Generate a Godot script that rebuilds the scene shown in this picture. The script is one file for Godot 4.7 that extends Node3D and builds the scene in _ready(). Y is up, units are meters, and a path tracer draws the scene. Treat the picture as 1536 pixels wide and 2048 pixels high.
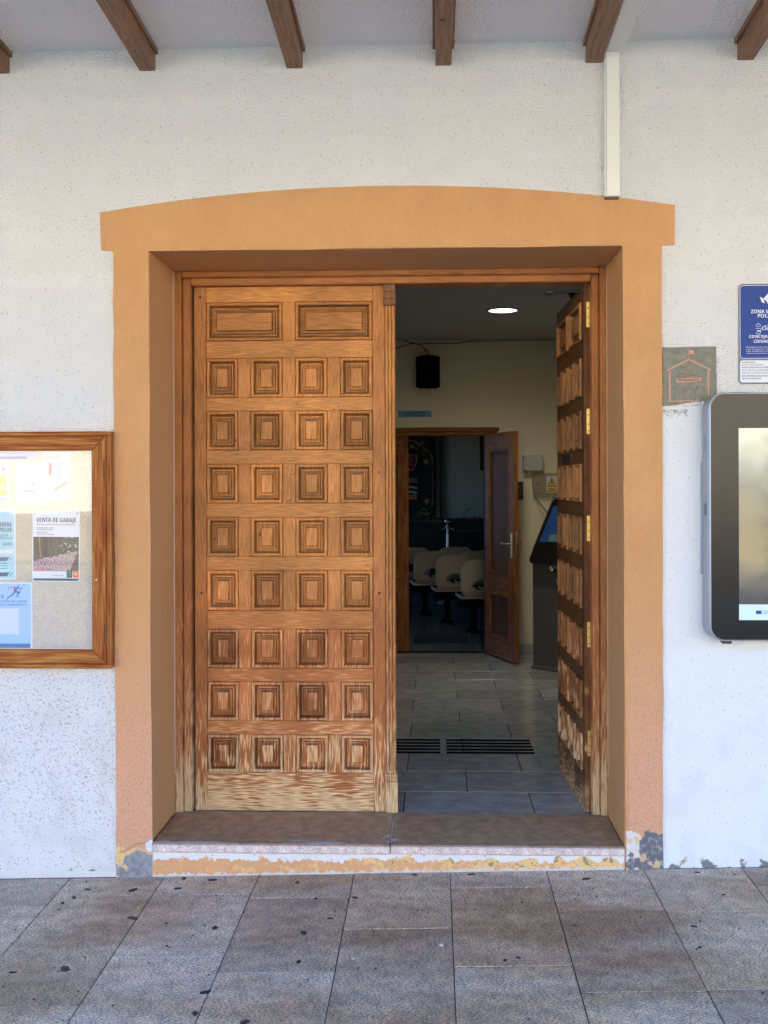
extends Node3D
# The open double door of a town hall under a porch, its notice board and display, and the hall behind it.
# x runs right along the facade, y up, z towards the camera; the facade's face is z = 0.

var rng := RandomNumberGenerator.new()
var mats := {}
var font: SystemFont
var font_bold: SystemFont

# ------------------------------------------------------------------ mesh builder
class MB:
	var st := SurfaceTool.new()
	var uvf = null
	var uvf2 = null
	func _init(f = null, f2 = null) -> void:
		st.begin(Mesh.PRIMITIVE_TRIANGLES)
		st.set_smooth_group(-1)
		uvf = f
		uvf2 = f2
	func smooth(on: bool) -> void:
		st.set_smooth_group(0 if on else -1)
	func v(p: Vector3) -> void:
		if uvf != null:
			st.set_uv(uvf.call(p))
		if uvf2 != null:
			st.set_uv2(uvf2.call(p))
		st.add_vertex(p)
	func tri(a: Vector3, b: Vector3, c: Vector3) -> void:
		v(a); v(c); v(b)
	func quad(a: Vector3, b: Vector3, c: Vector3, d: Vector3) -> void:
		tri(a, b, c); tri(a, c, d)
	func outward(pts: Array, center: Vector3) -> void:
		var m := Vector3.ZERO
		for p in pts:
			m += p
		m /= pts.size()
		var n: Vector3 = (pts[1] - pts[0]).cross(pts[2] - pts[0])
		if n.dot(m - center) < 0:
			pts.reverse()
		for i in range(1, pts.size() - 1):
			tri(pts[0], pts[i], pts[i + 1])
	func box(lo: Vector3, hi: Vector3, c := 0.0) -> void:
		var m := (lo + hi) / 2
		var h := (hi - lo) / 2
		c = minf(c, 0.45 * minf(h.x, minf(h.y, h.z)) * 2)
		var s := [-1.0, 1.0]
		var at := func(x: float, y: float, z: float, axis: int) -> Vector3:
			var e := h
			for k in 3:
				if k != axis:
					e[k] -= c
			return m + Vector3(x * e.x, y * e.y, z * e.z)
		for k in s:
			outward([at.call(k, -1, -1, 0), at.call(k, 1, -1, 0), at.call(k, 1, 1, 0), at.call(k, -1, 1, 0)], m)
			outward([at.call(-1, k, -1, 1), at.call(1, k, -1, 1), at.call(1, k, 1, 1), at.call(-1, k, 1, 1)], m)
			outward([at.call(-1, -1, k, 2), at.call(1, -1, k, 2), at.call(1, 1, k, 2), at.call(-1, 1, k, 2)], m)
		if c <= 0.0:
			return
		for a in s:
			for b in s:
				outward([at.call(a, b, -1, 0), at.call(a, b, 1, 0), at.call(a, b, 1, 1), at.call(a, b, -1, 1)], m)
				outward([at.call(a, -1, b, 0), at.call(a, 1, b, 0), at.call(a, 1, b, 2), at.call(a, -1, b, 2)], m)
				outward([at.call(-1, a, b, 1), at.call(1, a, b, 1), at.call(1, a, b, 2), at.call(-1, a, b, 2)], m)
				for d in s:
					outward([at.call(a, b, d, 0), at.call(a, b, d, 1), at.call(a, b, d, 2)], m)
	func tube(path: Array, r: float, n := 8, caps := true) -> void:
		var rings := []
		for i in path.size():
			var p: Vector3 = path[i]
			var t: Vector3 = (path[mini(i + 1, path.size() - 1)] - path[maxi(i - 1, 0)]).normalized()
			var up := Vector3.UP if absf(t.y) < 0.9 else Vector3.RIGHT
			var a := t.cross(up).normalized()
			var b := a.cross(t).normalized()
			var ring := []
			for k in n:
				var w := TAU * k / n
				ring.append(p + (a * cos(w) + b * sin(w)) * r)
			rings.append(ring)
		smooth(true)
		for i in rings.size() - 1:
			var c: Vector3 = (path[i] + path[i + 1]) / 2
			for k in n:
				outward([rings[i][k], rings[i][(k + 1) % n], rings[i + 1][(k + 1) % n], rings[i + 1][k]], c)
		smooth(false)
		if caps:
			outward(rings[0].duplicate(), path[1])
			outward(rings[-1].duplicate(), path[-2])
	func lathe(base: Vector3, axis: Vector3, profile: Array, n := 20) -> void:
		# profile of (radius, distance along the axis)
		axis = axis.normalized()
		var a := axis.cross(Vector3.UP if absf(axis.y) < 0.9 else Vector3.RIGHT).normalized()
		var b := a.cross(axis).normalized()
		smooth(true)
		for i in profile.size() - 1:
			var p0: Vector2 = profile[i]
			var p1: Vector2 = profile[i + 1]
			for k in n:
				var w0 := TAU * k / n
				var w1 := TAU * (k + 1) / n
				var d0 := a * cos(w0) + b * sin(w0)
				var d1 := a * cos(w1) + b * sin(w1)
				var q0 := base + axis * p0.y
				var q1 := base + axis * p1.y
				var nn := Vector2(p1.y - p0.y, p0.x - p1.x)   # points away from the axis when the profile runs up
				var aim := (d0 + d1) * nn.x + axis * nn.y * 2
				var pts := [q0 + d0 * p0.x, q0 + d1 * p0.x, q1 + d1 * p1.x, q1 + d0 * p1.x]
				var m: Vector3 = (pts[0] + pts[1] + pts[2] + pts[3]) / 4
				var cr: Vector3 = (pts[2] - pts[0]).cross(pts[3] - pts[1])
				if cr.dot(aim) < 0:
					pts.reverse()
				if p0.x < 1e-6 or p1.x < 1e-6:
					var u := []
					for q in pts:
						if u.is_empty() or (not u.any(func(x): return x.is_equal_approx(q))):
							u.append(q)
					if u.size() == 3:
						tri(u[0], u[1], u[2])
				else:
					quad(pts[0], pts[1], pts[2], pts[3])
		smooth(false)
	func extrude(poly: PackedVector2Array, z0: float, z1: float, bevel := 0.0, back := true) -> void:
		# a polygon in x and y given depth from z0 up to z1
		if Geometry2D.is_polygon_clockwise(poly):
			poly.reverse()
		var top := poly
		if bevel > 0.0:
			var inner := Geometry2D.offset_polygon(poly, -bevel)
			if inner.size() == 1 and inner[0].size() == poly.size():
				top = inner[0]
				if Geometry2D.is_polygon_clockwise(top):
					top.reverse()
				# line the two rings up
				var best := 0
				for k in top.size():
					if top[k].distance_to(poly[0]) < top[best].distance_to(poly[0]):
						best = k
				var turned := PackedVector2Array()
				for k in top.size():
					turned.append(top[(best + k) % top.size()])
				top = turned
			else:
				bevel = 0.0
		var at := func(p: Vector2, z: float) -> Vector3: return Vector3(p.x, p.y, z)
		var ids := Geometry2D.triangulate_polygon(top)
		for i in range(0, ids.size(), 3):
			var a := top[ids[i]]
			var b := top[ids[i + 1]]
			var c := top[ids[i + 2]]
			if (b - a).cross(c - a) < 0:
				var t := b
				b = c
				c = t
			tri(at.call(a, z1), at.call(b, z1), at.call(c, z1))
			if back and bevel == 0.0:
				tri(at.call(a, z0), at.call(c, z0), at.call(b, z0))
		var n := poly.size()
		for i in n:
			var j := (i + 1) % n
			var zt := z1 - bevel
			quad(at.call(poly[i], z0), at.call(poly[j], z0), at.call(poly[j], zt), at.call(poly[i], zt))
			if bevel > 0.0:
				quad(at.call(poly[i], zt), at.call(poly[j], zt), at.call(top[j], z1), at.call(top[i], z1))
	func mesh() -> ArrayMesh:
		st.generate_normals()
		return st.commit()

func rounded(x0: float, y0: float, x1: float, y1: float, r: float, n := 6) -> PackedVector2Array:
	var out := PackedVector2Array()
	for c in [[x1 - r, y1 - r, 0.0], [x0 + r, y1 - r, 0.5], [x0 + r, y0 + r, 1.0], [x1 - r, y0 + r, 1.5]]:
		for k in n + 1:
			var w: float = PI * (c[2] + 0.5 * k / n)
			out.append(Vector2(c[0] + r * cos(w), c[1] + r * sin(w)))
	return out

# ------------------------------------------------------------------ scene helpers
func tag(o: Node3D, label := "", category := "", group := "", kind := "") -> Node3D:
	if label: o.set_meta("label", label)
	if category: o.set_meta("category", category)
	if group: o.set_meta("group", group)
	if kind: o.set_meta("kind", kind)
	return o

func thing(called: String, label: String, category: String, at := Vector3.ZERO, group := "") -> Node3D:
	var o := Node3D.new()
	o.name = called
	add_child(o, true)
	o.position = at
	return tag(o, label, category, group)

func put(parent: Node, called: String, mesh: Mesh, m: Material) -> MeshInstance3D:
	var o := MeshInstance3D.new()
	o.name = called
	o.mesh = mesh
	o.material_override = m
	parent.add_child(o, true)
	return o

func bx(parent: Node, called: String, lo: Vector3, hi: Vector3, m: Material, c := 0.0, f = null, f2 = null) -> MeshInstance3D:
	var b := MB.new(f, f2)
	b.box(lo, hi, c)
	return put(parent, called, b.mesh(), m)

func tubes(parent: Node, called: String, path: Array, r: float, m: Material, n := 8) -> MeshInstance3D:
	var b := MB.new()
	b.tube(path, r, n)
	return put(parent, called, b.mesh(), m)

func lin(r: float, g: float, b: float) -> Color:
	return Color(r, g, b).linear_to_srgb()

func mat(c: Color, rough := 0.8, metal := 0.0) -> StandardMaterial3D:
	var key := "%s %.2f %.2f" % [c, rough, metal]
	if not mats.has(key):
		var m := StandardMaterial3D.new()
		m.albedo_color = c
		m.roughness = rough
		m.metallic = metal
		mats[key] = m
	return mats[key]

func matt(c: Color) -> StandardMaterial3D:
	var key := "matt %s" % c
	if not mats.has(key):
		var m := StandardMaterial3D.new()
		m.albedo_color = c
		m.roughness = 1.0
		m.metallic_specular = 0.0
		mats[key] = m
	return mats[key]

func glow(c: Color, energy: float) -> StandardMaterial3D:
	var m := StandardMaterial3D.new()
	m.albedo_color = Color(0.02, 0.02, 0.02)
	m.roughness = 0.3
	m.emission_enabled = true
	m.emission = c
	m.emission_energy_multiplier = energy
	return m

func text(parent: Node, s: String, at: Vector3, height: float, m: Material, width := 0.0, align := 0, bold := false, depth := 0.0008) -> MeshInstance3D:
	# lettering whose capitals are that tall, its left end (or middle) on the base line at that place
	var t := TextMesh.new()
	t.text = s
	t.font = font_bold if bold else font
	t.font_size = 40
	t.pixel_size = height / (40 * 0.714)
	t.depth = depth
	t.curve_step = 4.0
	t.horizontal_alignment = HORIZONTAL_ALIGNMENT_LEFT if align == 0 else HORIZONTAL_ALIGNMENT_CENTER
	t.vertical_alignment = VERTICAL_ALIGNMENT_BOTTOM
	var o := put(parent, "lettering", t, m)
	var box := t.get_aabb()
	var k := width / box.size.x if width > 0.0 and box.size.x > 0.0 else 1.0
	o.scale = Vector3(k, 1, 1)
	o.position = at + Vector3(-box.position.x * k if align == 0 else -(box.position.x + box.size.x / 2) * k, -box.position.y, depth / 2)
	return o

# ------------------------------------------------------------------ textures
func fnl(freq: float, s: int, oct := 3, type := FastNoiseLite.TYPE_SIMPLEX_SMOOTH) -> FastNoiseLite:
	var n := FastNoiseLite.new()
	n.noise_type = type
	n.frequency = freq
	n.seed = s
	n.fractal_octaves = oct
	n.fractal_type = FastNoiseLite.FRACTAL_FBM if oct > 1 else FastNoiseLite.FRACTAL_NONE
	return n

func grain(w: int, h: int, sx: float, sy: float, freq: float, s: int, oct := 3) -> PackedByteArray:
	var im := fnl(freq, s, oct).get_image(int(ceil(w / sx)), int(ceil(h / sy)))
	im.convert(Image.FORMAT_L8)
	im.resize(w, h, Image.INTERPOLATE_CUBIC)
	return im.get_data()

func tile(w: int, h: int, freq: float, s: int, oct := 3, type := FastNoiseLite.TYPE_SIMPLEX_SMOOTH) -> PackedByteArray:
	var im := fnl(freq, s, oct, type).get_seamless_image(w, h, false, false, 0.12)
	im.convert(Image.FORMAT_L8)
	return im.get_data()

func tile_stretched(w: int, h: int, sx: float, sy: float, freq: float, s: int, oct := 3) -> PackedByteArray:
	var im := fnl(freq, s, oct).get_seamless_image(int(ceil(w / sx)), int(ceil(h / sy)), false, false, 0.12)
	im.convert(Image.FORMAT_L8)
	im.resize(w, h, Image.INTERPOLATE_CUBIC)
	return im.get_data()

func grey_tex(a: PackedByteArray, w: int, h: int) -> ImageTexture:
	return ImageTexture.create_from_image(Image.create_from_data(w, h, false, Image.FORMAT_L8, a))

# plaster: a roughcast relief, and its colour
func plaster(c: Color, relief: float, scale: float, height: ImageTexture) -> StandardMaterial3D:
	var m := StandardMaterial3D.new()
	m.albedo_color = c
	m.roughness = 0.92
	m.metallic_specular = 0.3
	m.uv1_triplanar = true
	m.uv1_world_triplanar = true
	m.uv1_scale = Vector3.ONE / scale
	m.heightmap_enabled = relief > 0.0
	m.heightmap_texture = height
	m.heightmap_scale = relief
	return m

# weathered varnish: where it has gone with the height over the threshold
const GOLD := Vector3(196, 134, 75)
const WORN := Vector3(180, 113, 66)
const BARE := Vector3(220, 188, 142)
const DARK := Vector3(84, 50, 28)

func threshold(y: float) -> float:
	var k := [[0.0, 0.28], [0.03, 0.40], [0.06, 0.49], [0.10, 0.56], [0.2, 0.63], [0.3, 0.72], [0.4, 0.82], [0.5, 0.90], [0.7, 0.98], [1.0, 1.1]]
	for i in k.size() - 1:
		if y <= k[i + 1][0]:
			return lerpf(k[i][1], k[i + 1][1], (y - k[i][0]) / (k[i + 1][0] - k[i][0]))
	return 1.05

class Wood:
	var w: int
	var h: int
	var out := PackedByteArray()
	var g := []          # broad grain, fine grain: upright pair, level pair
	var blotch: PackedByteArray
	var th := PackedFloat32Array()
	var tone := PackedFloat32Array()
	var contrast := 1.0
	var fade := PackedFloat32Array()

func wood_canvas(w: int, h: int, low: float, high: float, s: int) -> Wood:
	# low and high: the heights (as shares of the door's) at the foot and the head of the picture
	var c := Wood.new()
	c.w = w
	c.h = h
	c.out.resize(w * h * 3)
	c.g = [grain(w, h, 1, 9, 0.12, s, 3), grain(w, h, 1, 15, 0.30, s + 1, 2), grain(w, h, 9, 1, 0.12, s + 2, 3), grain(w, h, 15, 1, 0.30, s + 3, 2)]
	c.blotch = grain(w, h, 4, 4, 0.02, s + 4, 3)
	for y in h:
		var q := lerpf(high, low, (y + 0.5) / h)
		c.th.append(threshold(q))
		c.tone.append(smoothstep(0.24, 0.5, q))
		c.fade.append(lerpf(1.0, 0.5, smoothstep(0.05, 0.22, q)))
	return c

func wood_paint(c: Wood, x0: int, y0: int, x1: int, y1: int, level: bool, shift := 0.0, tint := 1.0, ring := -1.0, gold := 0.0) -> void:
	# ring: metres per pixel if this is a moulded panel, whose rings are told apart by their distance from its edge
	x0 = clampi(x0, 0, c.w); x1 = clampi(x1, 0, c.w); y0 = clampi(y0, 0, c.h); y1 = clampi(y1, 0, c.h)
	var broad: PackedByteArray = c.g[2 if level else 0]
	var fine: PackedByteArray = c.g[3 if level else 1]
	for y in range(y0, y1):
		var th: float = c.th[y] - shift
		var t: float = c.tone[y]
		var base := WORN.lerp(GOLD, clampf(t + gold, 0.0, 1.0))
		for x in range(x0, x1):
			var i := y * c.w + x
			var f: float = fine[i] / 255.0
			var s: float = broad[i] * 0.0020 + f * 0.49
			var b: float = c.blotch[i] / 255.0 - 0.5
			var k := 0.95 + (0.34 * (f - 0.5) + 0.14 * (broad[i] / 255.0 - 0.5) + b * 0.22) * c.contrast
			var add := 0.0
			var dirt := 0.0
			if ring > 0.0:  # bead highlights and tablet edge shade painted into the colour, with darker cove varnish
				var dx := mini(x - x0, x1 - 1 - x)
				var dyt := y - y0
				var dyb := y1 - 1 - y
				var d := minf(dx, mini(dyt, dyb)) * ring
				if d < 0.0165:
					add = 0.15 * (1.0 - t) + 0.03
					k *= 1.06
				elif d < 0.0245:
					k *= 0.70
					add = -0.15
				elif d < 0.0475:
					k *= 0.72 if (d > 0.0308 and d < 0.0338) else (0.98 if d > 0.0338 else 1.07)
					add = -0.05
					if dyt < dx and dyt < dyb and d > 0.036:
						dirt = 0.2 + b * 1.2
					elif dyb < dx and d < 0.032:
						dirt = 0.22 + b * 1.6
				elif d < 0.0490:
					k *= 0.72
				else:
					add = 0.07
			var p := smoothstep(th - 0.10, th + 0.10, s + b * 0.25 + add) * c.fade[y]
			var col := (base * k * tint).lerp(BARE * (0.70 + 0.42 * f), p)
			if dirt > 0.0:
				col = col.lerp(Vector3(96, 82, 74), clampf(dirt, 0.0, 0.75))
			c.out[i * 3] = int(clampf(col.x, 0, 255))
			c.out[i * 3 + 1] = int(clampf(col.y, 0, 255))
			c.out[i * 3 + 2] = int(clampf(col.z, 0, 255))

func wood_mark(c: Wood, x: int, y: int, lx: int, ly: int, strength: float) -> void:
	for yy in range(maxi(y, 0), mini(y + ly, c.h)):
		for xx in range(maxi(x, 0), mini(x + lx, c.w)):
			var i := (yy * c.w + xx) * 3
			for k in 3:
				c.out[i + k] = int(lerpf(c.out[i + k], DARK[k], strength))

func wood_material(c: Wood, rough := 0.5) -> StandardMaterial3D:
	var im := Image.create_from_data(c.w, c.h, false, Image.FORMAT_RGB8, c.out)
	var m := StandardMaterial3D.new()
	m.albedo_texture = ImageTexture.create_from_image(im)
	m.roughness = rough
	m.metallic_specular = 0.3
	var relief := im.duplicate()
	relief.convert(Image.FORMAT_L8)
	m.heightmap_enabled = true
	m.heightmap_texture = ImageTexture.create_from_image(relief)
	m.heightmap_scale = 0.07
	return m

var wood_tex := {}
func wood(level: bool, tint: Color, rough := 0.45) -> StandardMaterial3D:
	# sound varnished timber, its grain upright or level in the world
	var key := "wood %s %s %.2f" % [level, tint, rough]
	if mats.has(key):
		return mats[key]
	if not wood_tex.has(level):
		var n := 512
		var a: PackedByteArray = tile_stretched(n, n, 16 if level else 1, 1 if level else 16, 0.045, 71, 3)
		var b: PackedByteArray = tile_stretched(n, n, 26 if level else 1, 1 if level else 26, 0.16, 72, 2)
		var d := PackedByteArray()
		d.resize(n * n * 3)
		for i in n * n:
			var k := 0.58 + 0.30 * a[i] / 255.0 + 0.26 * b[i] / 255.0
			d[i * 3] = int(minf(255, 235 * k))
			d[i * 3 + 1] = int(minf(255, 228 * k * k * 1.05))
			d[i * 3 + 2] = int(minf(255, 222 * k * k * 1.05))
		wood_tex[level] = ImageTexture.create_from_image(Image.create_from_data(n, n, false, Image.FORMAT_RGB8, d))
	var m := StandardMaterial3D.new()
	m.albedo_color = tint
	m.albedo_texture = wood_tex[level]
	m.roughness = rough
	m.metallic_specular = 0.15
	m.uv1_triplanar = true
	m.uv1_world_triplanar = true
	m.uv1_scale = Vector3.ONE / 0.55
	mats[key] = m
	return m

# ==================================================================
func _ready() -> void:
	rng.seed = 20240
	# ---- camera
	var cam := Camera3D.new()
	cam.name = "camera"
	add_child(cam)
	cam.position = Vector3(0, 1.6, 4.65)
	cam.rotation_degrees = Vector3(0, 2.29, -0.18)
	cam.projection = Camera3D.PROJECTION_FRUSTUM
	cam.near = 0.1
	cam.far = 600.0
	cam.size = 2.0 * 0.1 * 1024.0 / 2250.0
	cam.frustum_offset = Vector2(-10.0, -49.0) / 2250.0 * 0.1
	cam.current = true
	# ---- sky, exposure, sun
	var env := Environment.new()
	env.background_mode = Environment.BG_SKY
	var sky := Sky.new()
	var sm := ProceduralSkyMaterial.new()
	sm.sky_top_color = Color(0.22, 0.52, 0.88)
	sm.sky_horizon_color = Color(0.58, 0.80, 0.95)
	sm.sky_curve = 0.12
	sm.ground_bottom_color = Color(0.36, 0.33, 0.29)
	sm.ground_horizon_color = Color(0.55, 0.52, 0.47)
	sm.sky_energy_multiplier = 0.92
	sky.sky_material = sm
	env.sky = sky
	env.tonemap_mode = Environment.TONE_MAPPER_LINEAR
	env.tonemap_exposure = 6.1
	env.sdfgi_enabled = true
	env.ssao_enabled = true
	env.ssil_enabled = true
	var we := WorldEnvironment.new()
	we.name = "environment"
	we.environment = env
	add_child(we)
	var sun := DirectionalLight3D.new()
	sun.name = "sun"
	sun.light_energy = 1.6
	sun.light_color = Color(1.0, 0.95, 0.87)
	sun.light_angular_distance = 0.5
	sun.shadow_enabled = true
	sun.rotation_degrees = Vector3(-32, 180 - 14, 0)   # from behind the building, over its roof
	add_child(sun)

	font = SystemFont.new()
	font.font_names = PackedStringArray(["Droid Sans"])
	font_bold = SystemFont.new()
	font_bold.font_names = PackedStringArray(["Droid Sans"])
	font_bold.font_weight = 700

	pavement()
	facade()
	porch()
	double_door()
	hall()
	salon()
	plaza()
	notice_board()
	wall_signs()
	display()
	hall_things()
	salon_things()

# ------------------------------------------------------------------ ground
func pavement() -> void:
	var ground := bx(self, "plaza_ground", Vector3(-150, -0.6, 3.4), Vector3(150, -0.2, 260), mat(lin(0.48, 0.43, 0.29), 0.9))
	tag(ground, "pale paved plaza in front of the porch", "", "", "structure")
	# the pavement falls gently towards the plaza and rises to the right
	var p := Node3D.new()
	p.name = "pavement"
	add_child(p)
	tag(p, "grey stone slab pavement under the porch", "", "", "structure")
	var ax := Vector3(1, 0.0258, 0)
	var az := Vector3(0, -0.0169, 1)
	p.transform = Transform3D(Basis(ax, az.cross(ax), az), Vector3(0, 0.0147, 0))
	# granite: fine light and dark flecks, drawn out along x
	var n := 1024
	var a: PackedByteArray = tile_stretched(n, n, 2, 1, 0.14, 11, 3)
	var b: PackedByteArray = tile(n, n, 0.17, 12, 3)
	var c: PackedByteArray = tile(n, n, 0.012, 13, 4)
	var d := PackedByteArray()
	d.resize(n * n * 3)
	var hgt := PackedByteArray()
	hgt.resize(n * n)
	for i in n * n:
		var f: float = a[i] / 255.0
		var g: float = b[i] / 255.0
		var o: float = c[i] / 255.0 - 0.5
		var k := 0.80 + (f - 0.5) * 0.7 + (g - 0.5) * 0.5 + o * 0.2
		if f + g < 0.66:
			k *= 0.6
		k = clampf(k, 0.25, 1.22)
		d[i * 3] = int(clampf(255 * k + o * 14, 0, 255))
		d[i * 3 + 1] = int(clampf(234 * k + o * 6, 0, 255))
		d[i * 3 + 2] = int(clampf(202 * k - o * 8, 0, 255))
		hgt[i] = int(clampf(128 + (f + g - 1.0) * 150, 0, 255))
	var tex := ImageTexture.create_from_image(Image.create_from_data(n, n, false, Image.FORMAT_RGB8, d))
	var relief := grey_tex(hgt, n, n)
	# brown and pale stains, as they lie on the whole pavement
	var sw := 512
	var s1 := fnl(0.012, 31, 4).get_image(sw, sw)
	s1.convert(Image.FORMAT_L8)
	var s2 := fnl(0.03, 32, 4).get_image(sw, sw)
	s2.convert(Image.FORMAT_L8)
	var q1 := s1.get_data()
	var q2 := s2.get_data()
	var st := PackedByteArray()
	st.resize(sw * sw * 3)
	for i in sw * sw:
		var k: float = smoothstep(0.42, 0.75, q1[i] / 255.0)
		var l: float = q2[i] / 255.0
		var x: float = (i % sw) / float(sw) * 8.0 - 4.0
		var z: float = (i / sw) / float(sw) * 4.0
		# trodden and rubbed brown before the door
		var trod: float = exp(-pow((x - 0.35) / 0.75, 2) - pow((z - 0.5) / 0.42, 2))
		k = clampf(k * 0.75 + trod * (0.25 + 0.8 * l), 0.0, 1.0)
		var e := 1.0 - 0.16 * (l - 0.5)
		st[i * 3] = int(clampf(lerpf(250, 214, k) * e, 0, 255))
		st[i * 3 + 1] = int(clampf(lerpf(250, 200, k) * e, 0, 255))
		st[i * 3 + 2] = int(clampf(lerpf(252, 184, k) * e, 0, 255))
	var stains := ImageTexture.create_from_image(Image.create_from_data(sw, sw, false, Image.FORMAT_RGB8, st))
	var slab_mats := []
	for k in 5:
		var m := StandardMaterial3D.new()
		var v: float = [0.97, 0.92, 1.0, 0.95, 0.89][k]
		m.albedo_color = Color(v, v * [1.0, 0.985, 1.0, 0.97, 0.99][k], v * [1.0, 0.97, 1.02, 0.95, 1.0][k])
		m.albedo_texture = tex
		m.heightmap_enabled = true
		m.heightmap_texture = relief
		m.heightmap_scale = 0.12
		m.roughness = 0.62
		m.uv1_triplanar = true
		m.uv1_world_triplanar = true
		m.uv1_scale = Vector3.ONE / 0.95
		m.uv1_offset = Vector3(0.31 * k, 0, 0.57 * k)
		m.detail_enabled = true
		m.detail_blend_mode = BaseMaterial3D.BLEND_MODE_MUL
		m.detail_albedo = stains
		m.detail_uv_layer = BaseMaterial3D.DETAIL_UV_2
		slab_mats.append(m)
	bx(p, "bedding", Vector3(-9, -0.3, -0.02), Vector3(9, -0.0035, 5.0), mat(lin(0.03, 0.028, 0.026), 0.95))
	var uv2 := func(q: Vector3) -> Vector2: return Vector2((q.x + 4.0) / 8.0, q.z / 4.0)
	var joints := {-4: [0.36], -3: [0.30, 0.83], -2: [0.533], -1: [0.219, 0.79], 0: [0.265, 0.915], 1: [0.577, 1.15], 2: [0.191, 0.895], 3: [0.435, 1.089], 4: [0.459, 1.078], 5: [0.2], 6: [0.45]}
	for col in joints:
		var x0: float = -0.73 + 0.3955 * col
		var zs: Array = [0.012] + joints[col]
		while zs[-1] < 3.9:
			zs.append(zs[-1] + 0.6)
		for k in zs.size() - 1:
			var e := 0.0012 + rng.randf() * 0.0008
			var lift := rng.randf_range(-0.0012, 0.0012)
			bx(p, "paving_slab", Vector3(x0 + e, -0.05, zs[k] + e * 1.5), Vector3(x0 + 0.3955 - e, lift, zs[k + 1] - e * 1.5), slab_mats[rng.randi() % 5], 0.002, null, uv2)
	# trodden chewing gum and specks of dirt
	var gum := mat(lin(0.022, 0.021, 0.022), 0.55)
	var pale := mat(lin(0.55, 0.54, 0.52), 0.8)
	var spots := [[-1.218, .16, 15], [-.578, 1.258, 14], [-1.039, .151, 12], [-1.037, .04, 11], [-.914, .062, 15], [-1.142, .445, 17], [-1.258, .875, 20], [-.809, .548, 13], [-.476, .603, 13], [-.465, .842, 10], [-.741, 1.059, 14], [-.744, 1.198, 11], [-.312, .278, 12], [-.558, .104, 9], [-.465, .278, 8], [.148, .044, 12], [.604, .113, 13], [.234, .85, 9], [.923, .591, 9], [1.057, .06, 9], [-.392, .475, 8], [-1.435, .231, 11], [-1.407, .147, 10], [-1.463, .286, 8], [-1.43, .897, 10], [-.083, .04, 11], [.503, .573, 5], [.903, .767, 7], [.28, .83, 8], [1.1, .3, 6], [-.95, .7, 5], [.62, .3, 5], [1.2, .09, 6], [.33, .35, 4], [-1.0, .5, 5], [-.2, .9, 4], [.75, .5, 4]]
	for s in spots:
		gum_spot(p, s[0], s[1], s[2] * 0.001, gum)
	for s in [[0.02, 0.72, 9], [-.28, .82, 5], [.22, .25, 4], [.36, .2, 5], [.3, .18, 3]]:
		gum_spot(p, s[0], s[1], s[2] * 0.001, pale)
	for k in 90:
		gum_spot(p, rng.randf_range(-1.6, 1.5), rng.randf_range(0.02, 1.35), rng.randf_range(0.0016, 0.0036), gum)

func gum_spot(p: Node3D, x: float, z: float, r: float, m: Material) -> void:
	var b := MB.new()
	var n := 16
	var ring := []
	var ph := rng.randf() * TAU
	for k in n:
		var w := TAU * k / n
		var q := r * (0.85 + 0.28 * sin(2 * w + ph) + rng.randf_range(-0.18, 0.18))
		ring.append(Vector3(x + q * cos(w) * 1.15, 0.0022, z + q * sin(w)))
	var top := Vector3(x, 0.0034, z)
	for k in n:
		b.tri(top, ring[(k + 1) % n], ring[k])
		var u: Vector3 = ring[k]
		var v: Vector3 = ring[(k + 1) % n]
		b.quad(u, v, v - Vector3(0, 0.003, 0), u - Vector3(0, 0.003, 0))
	put(p, "gum_spot", b.mesh(), m)

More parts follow.
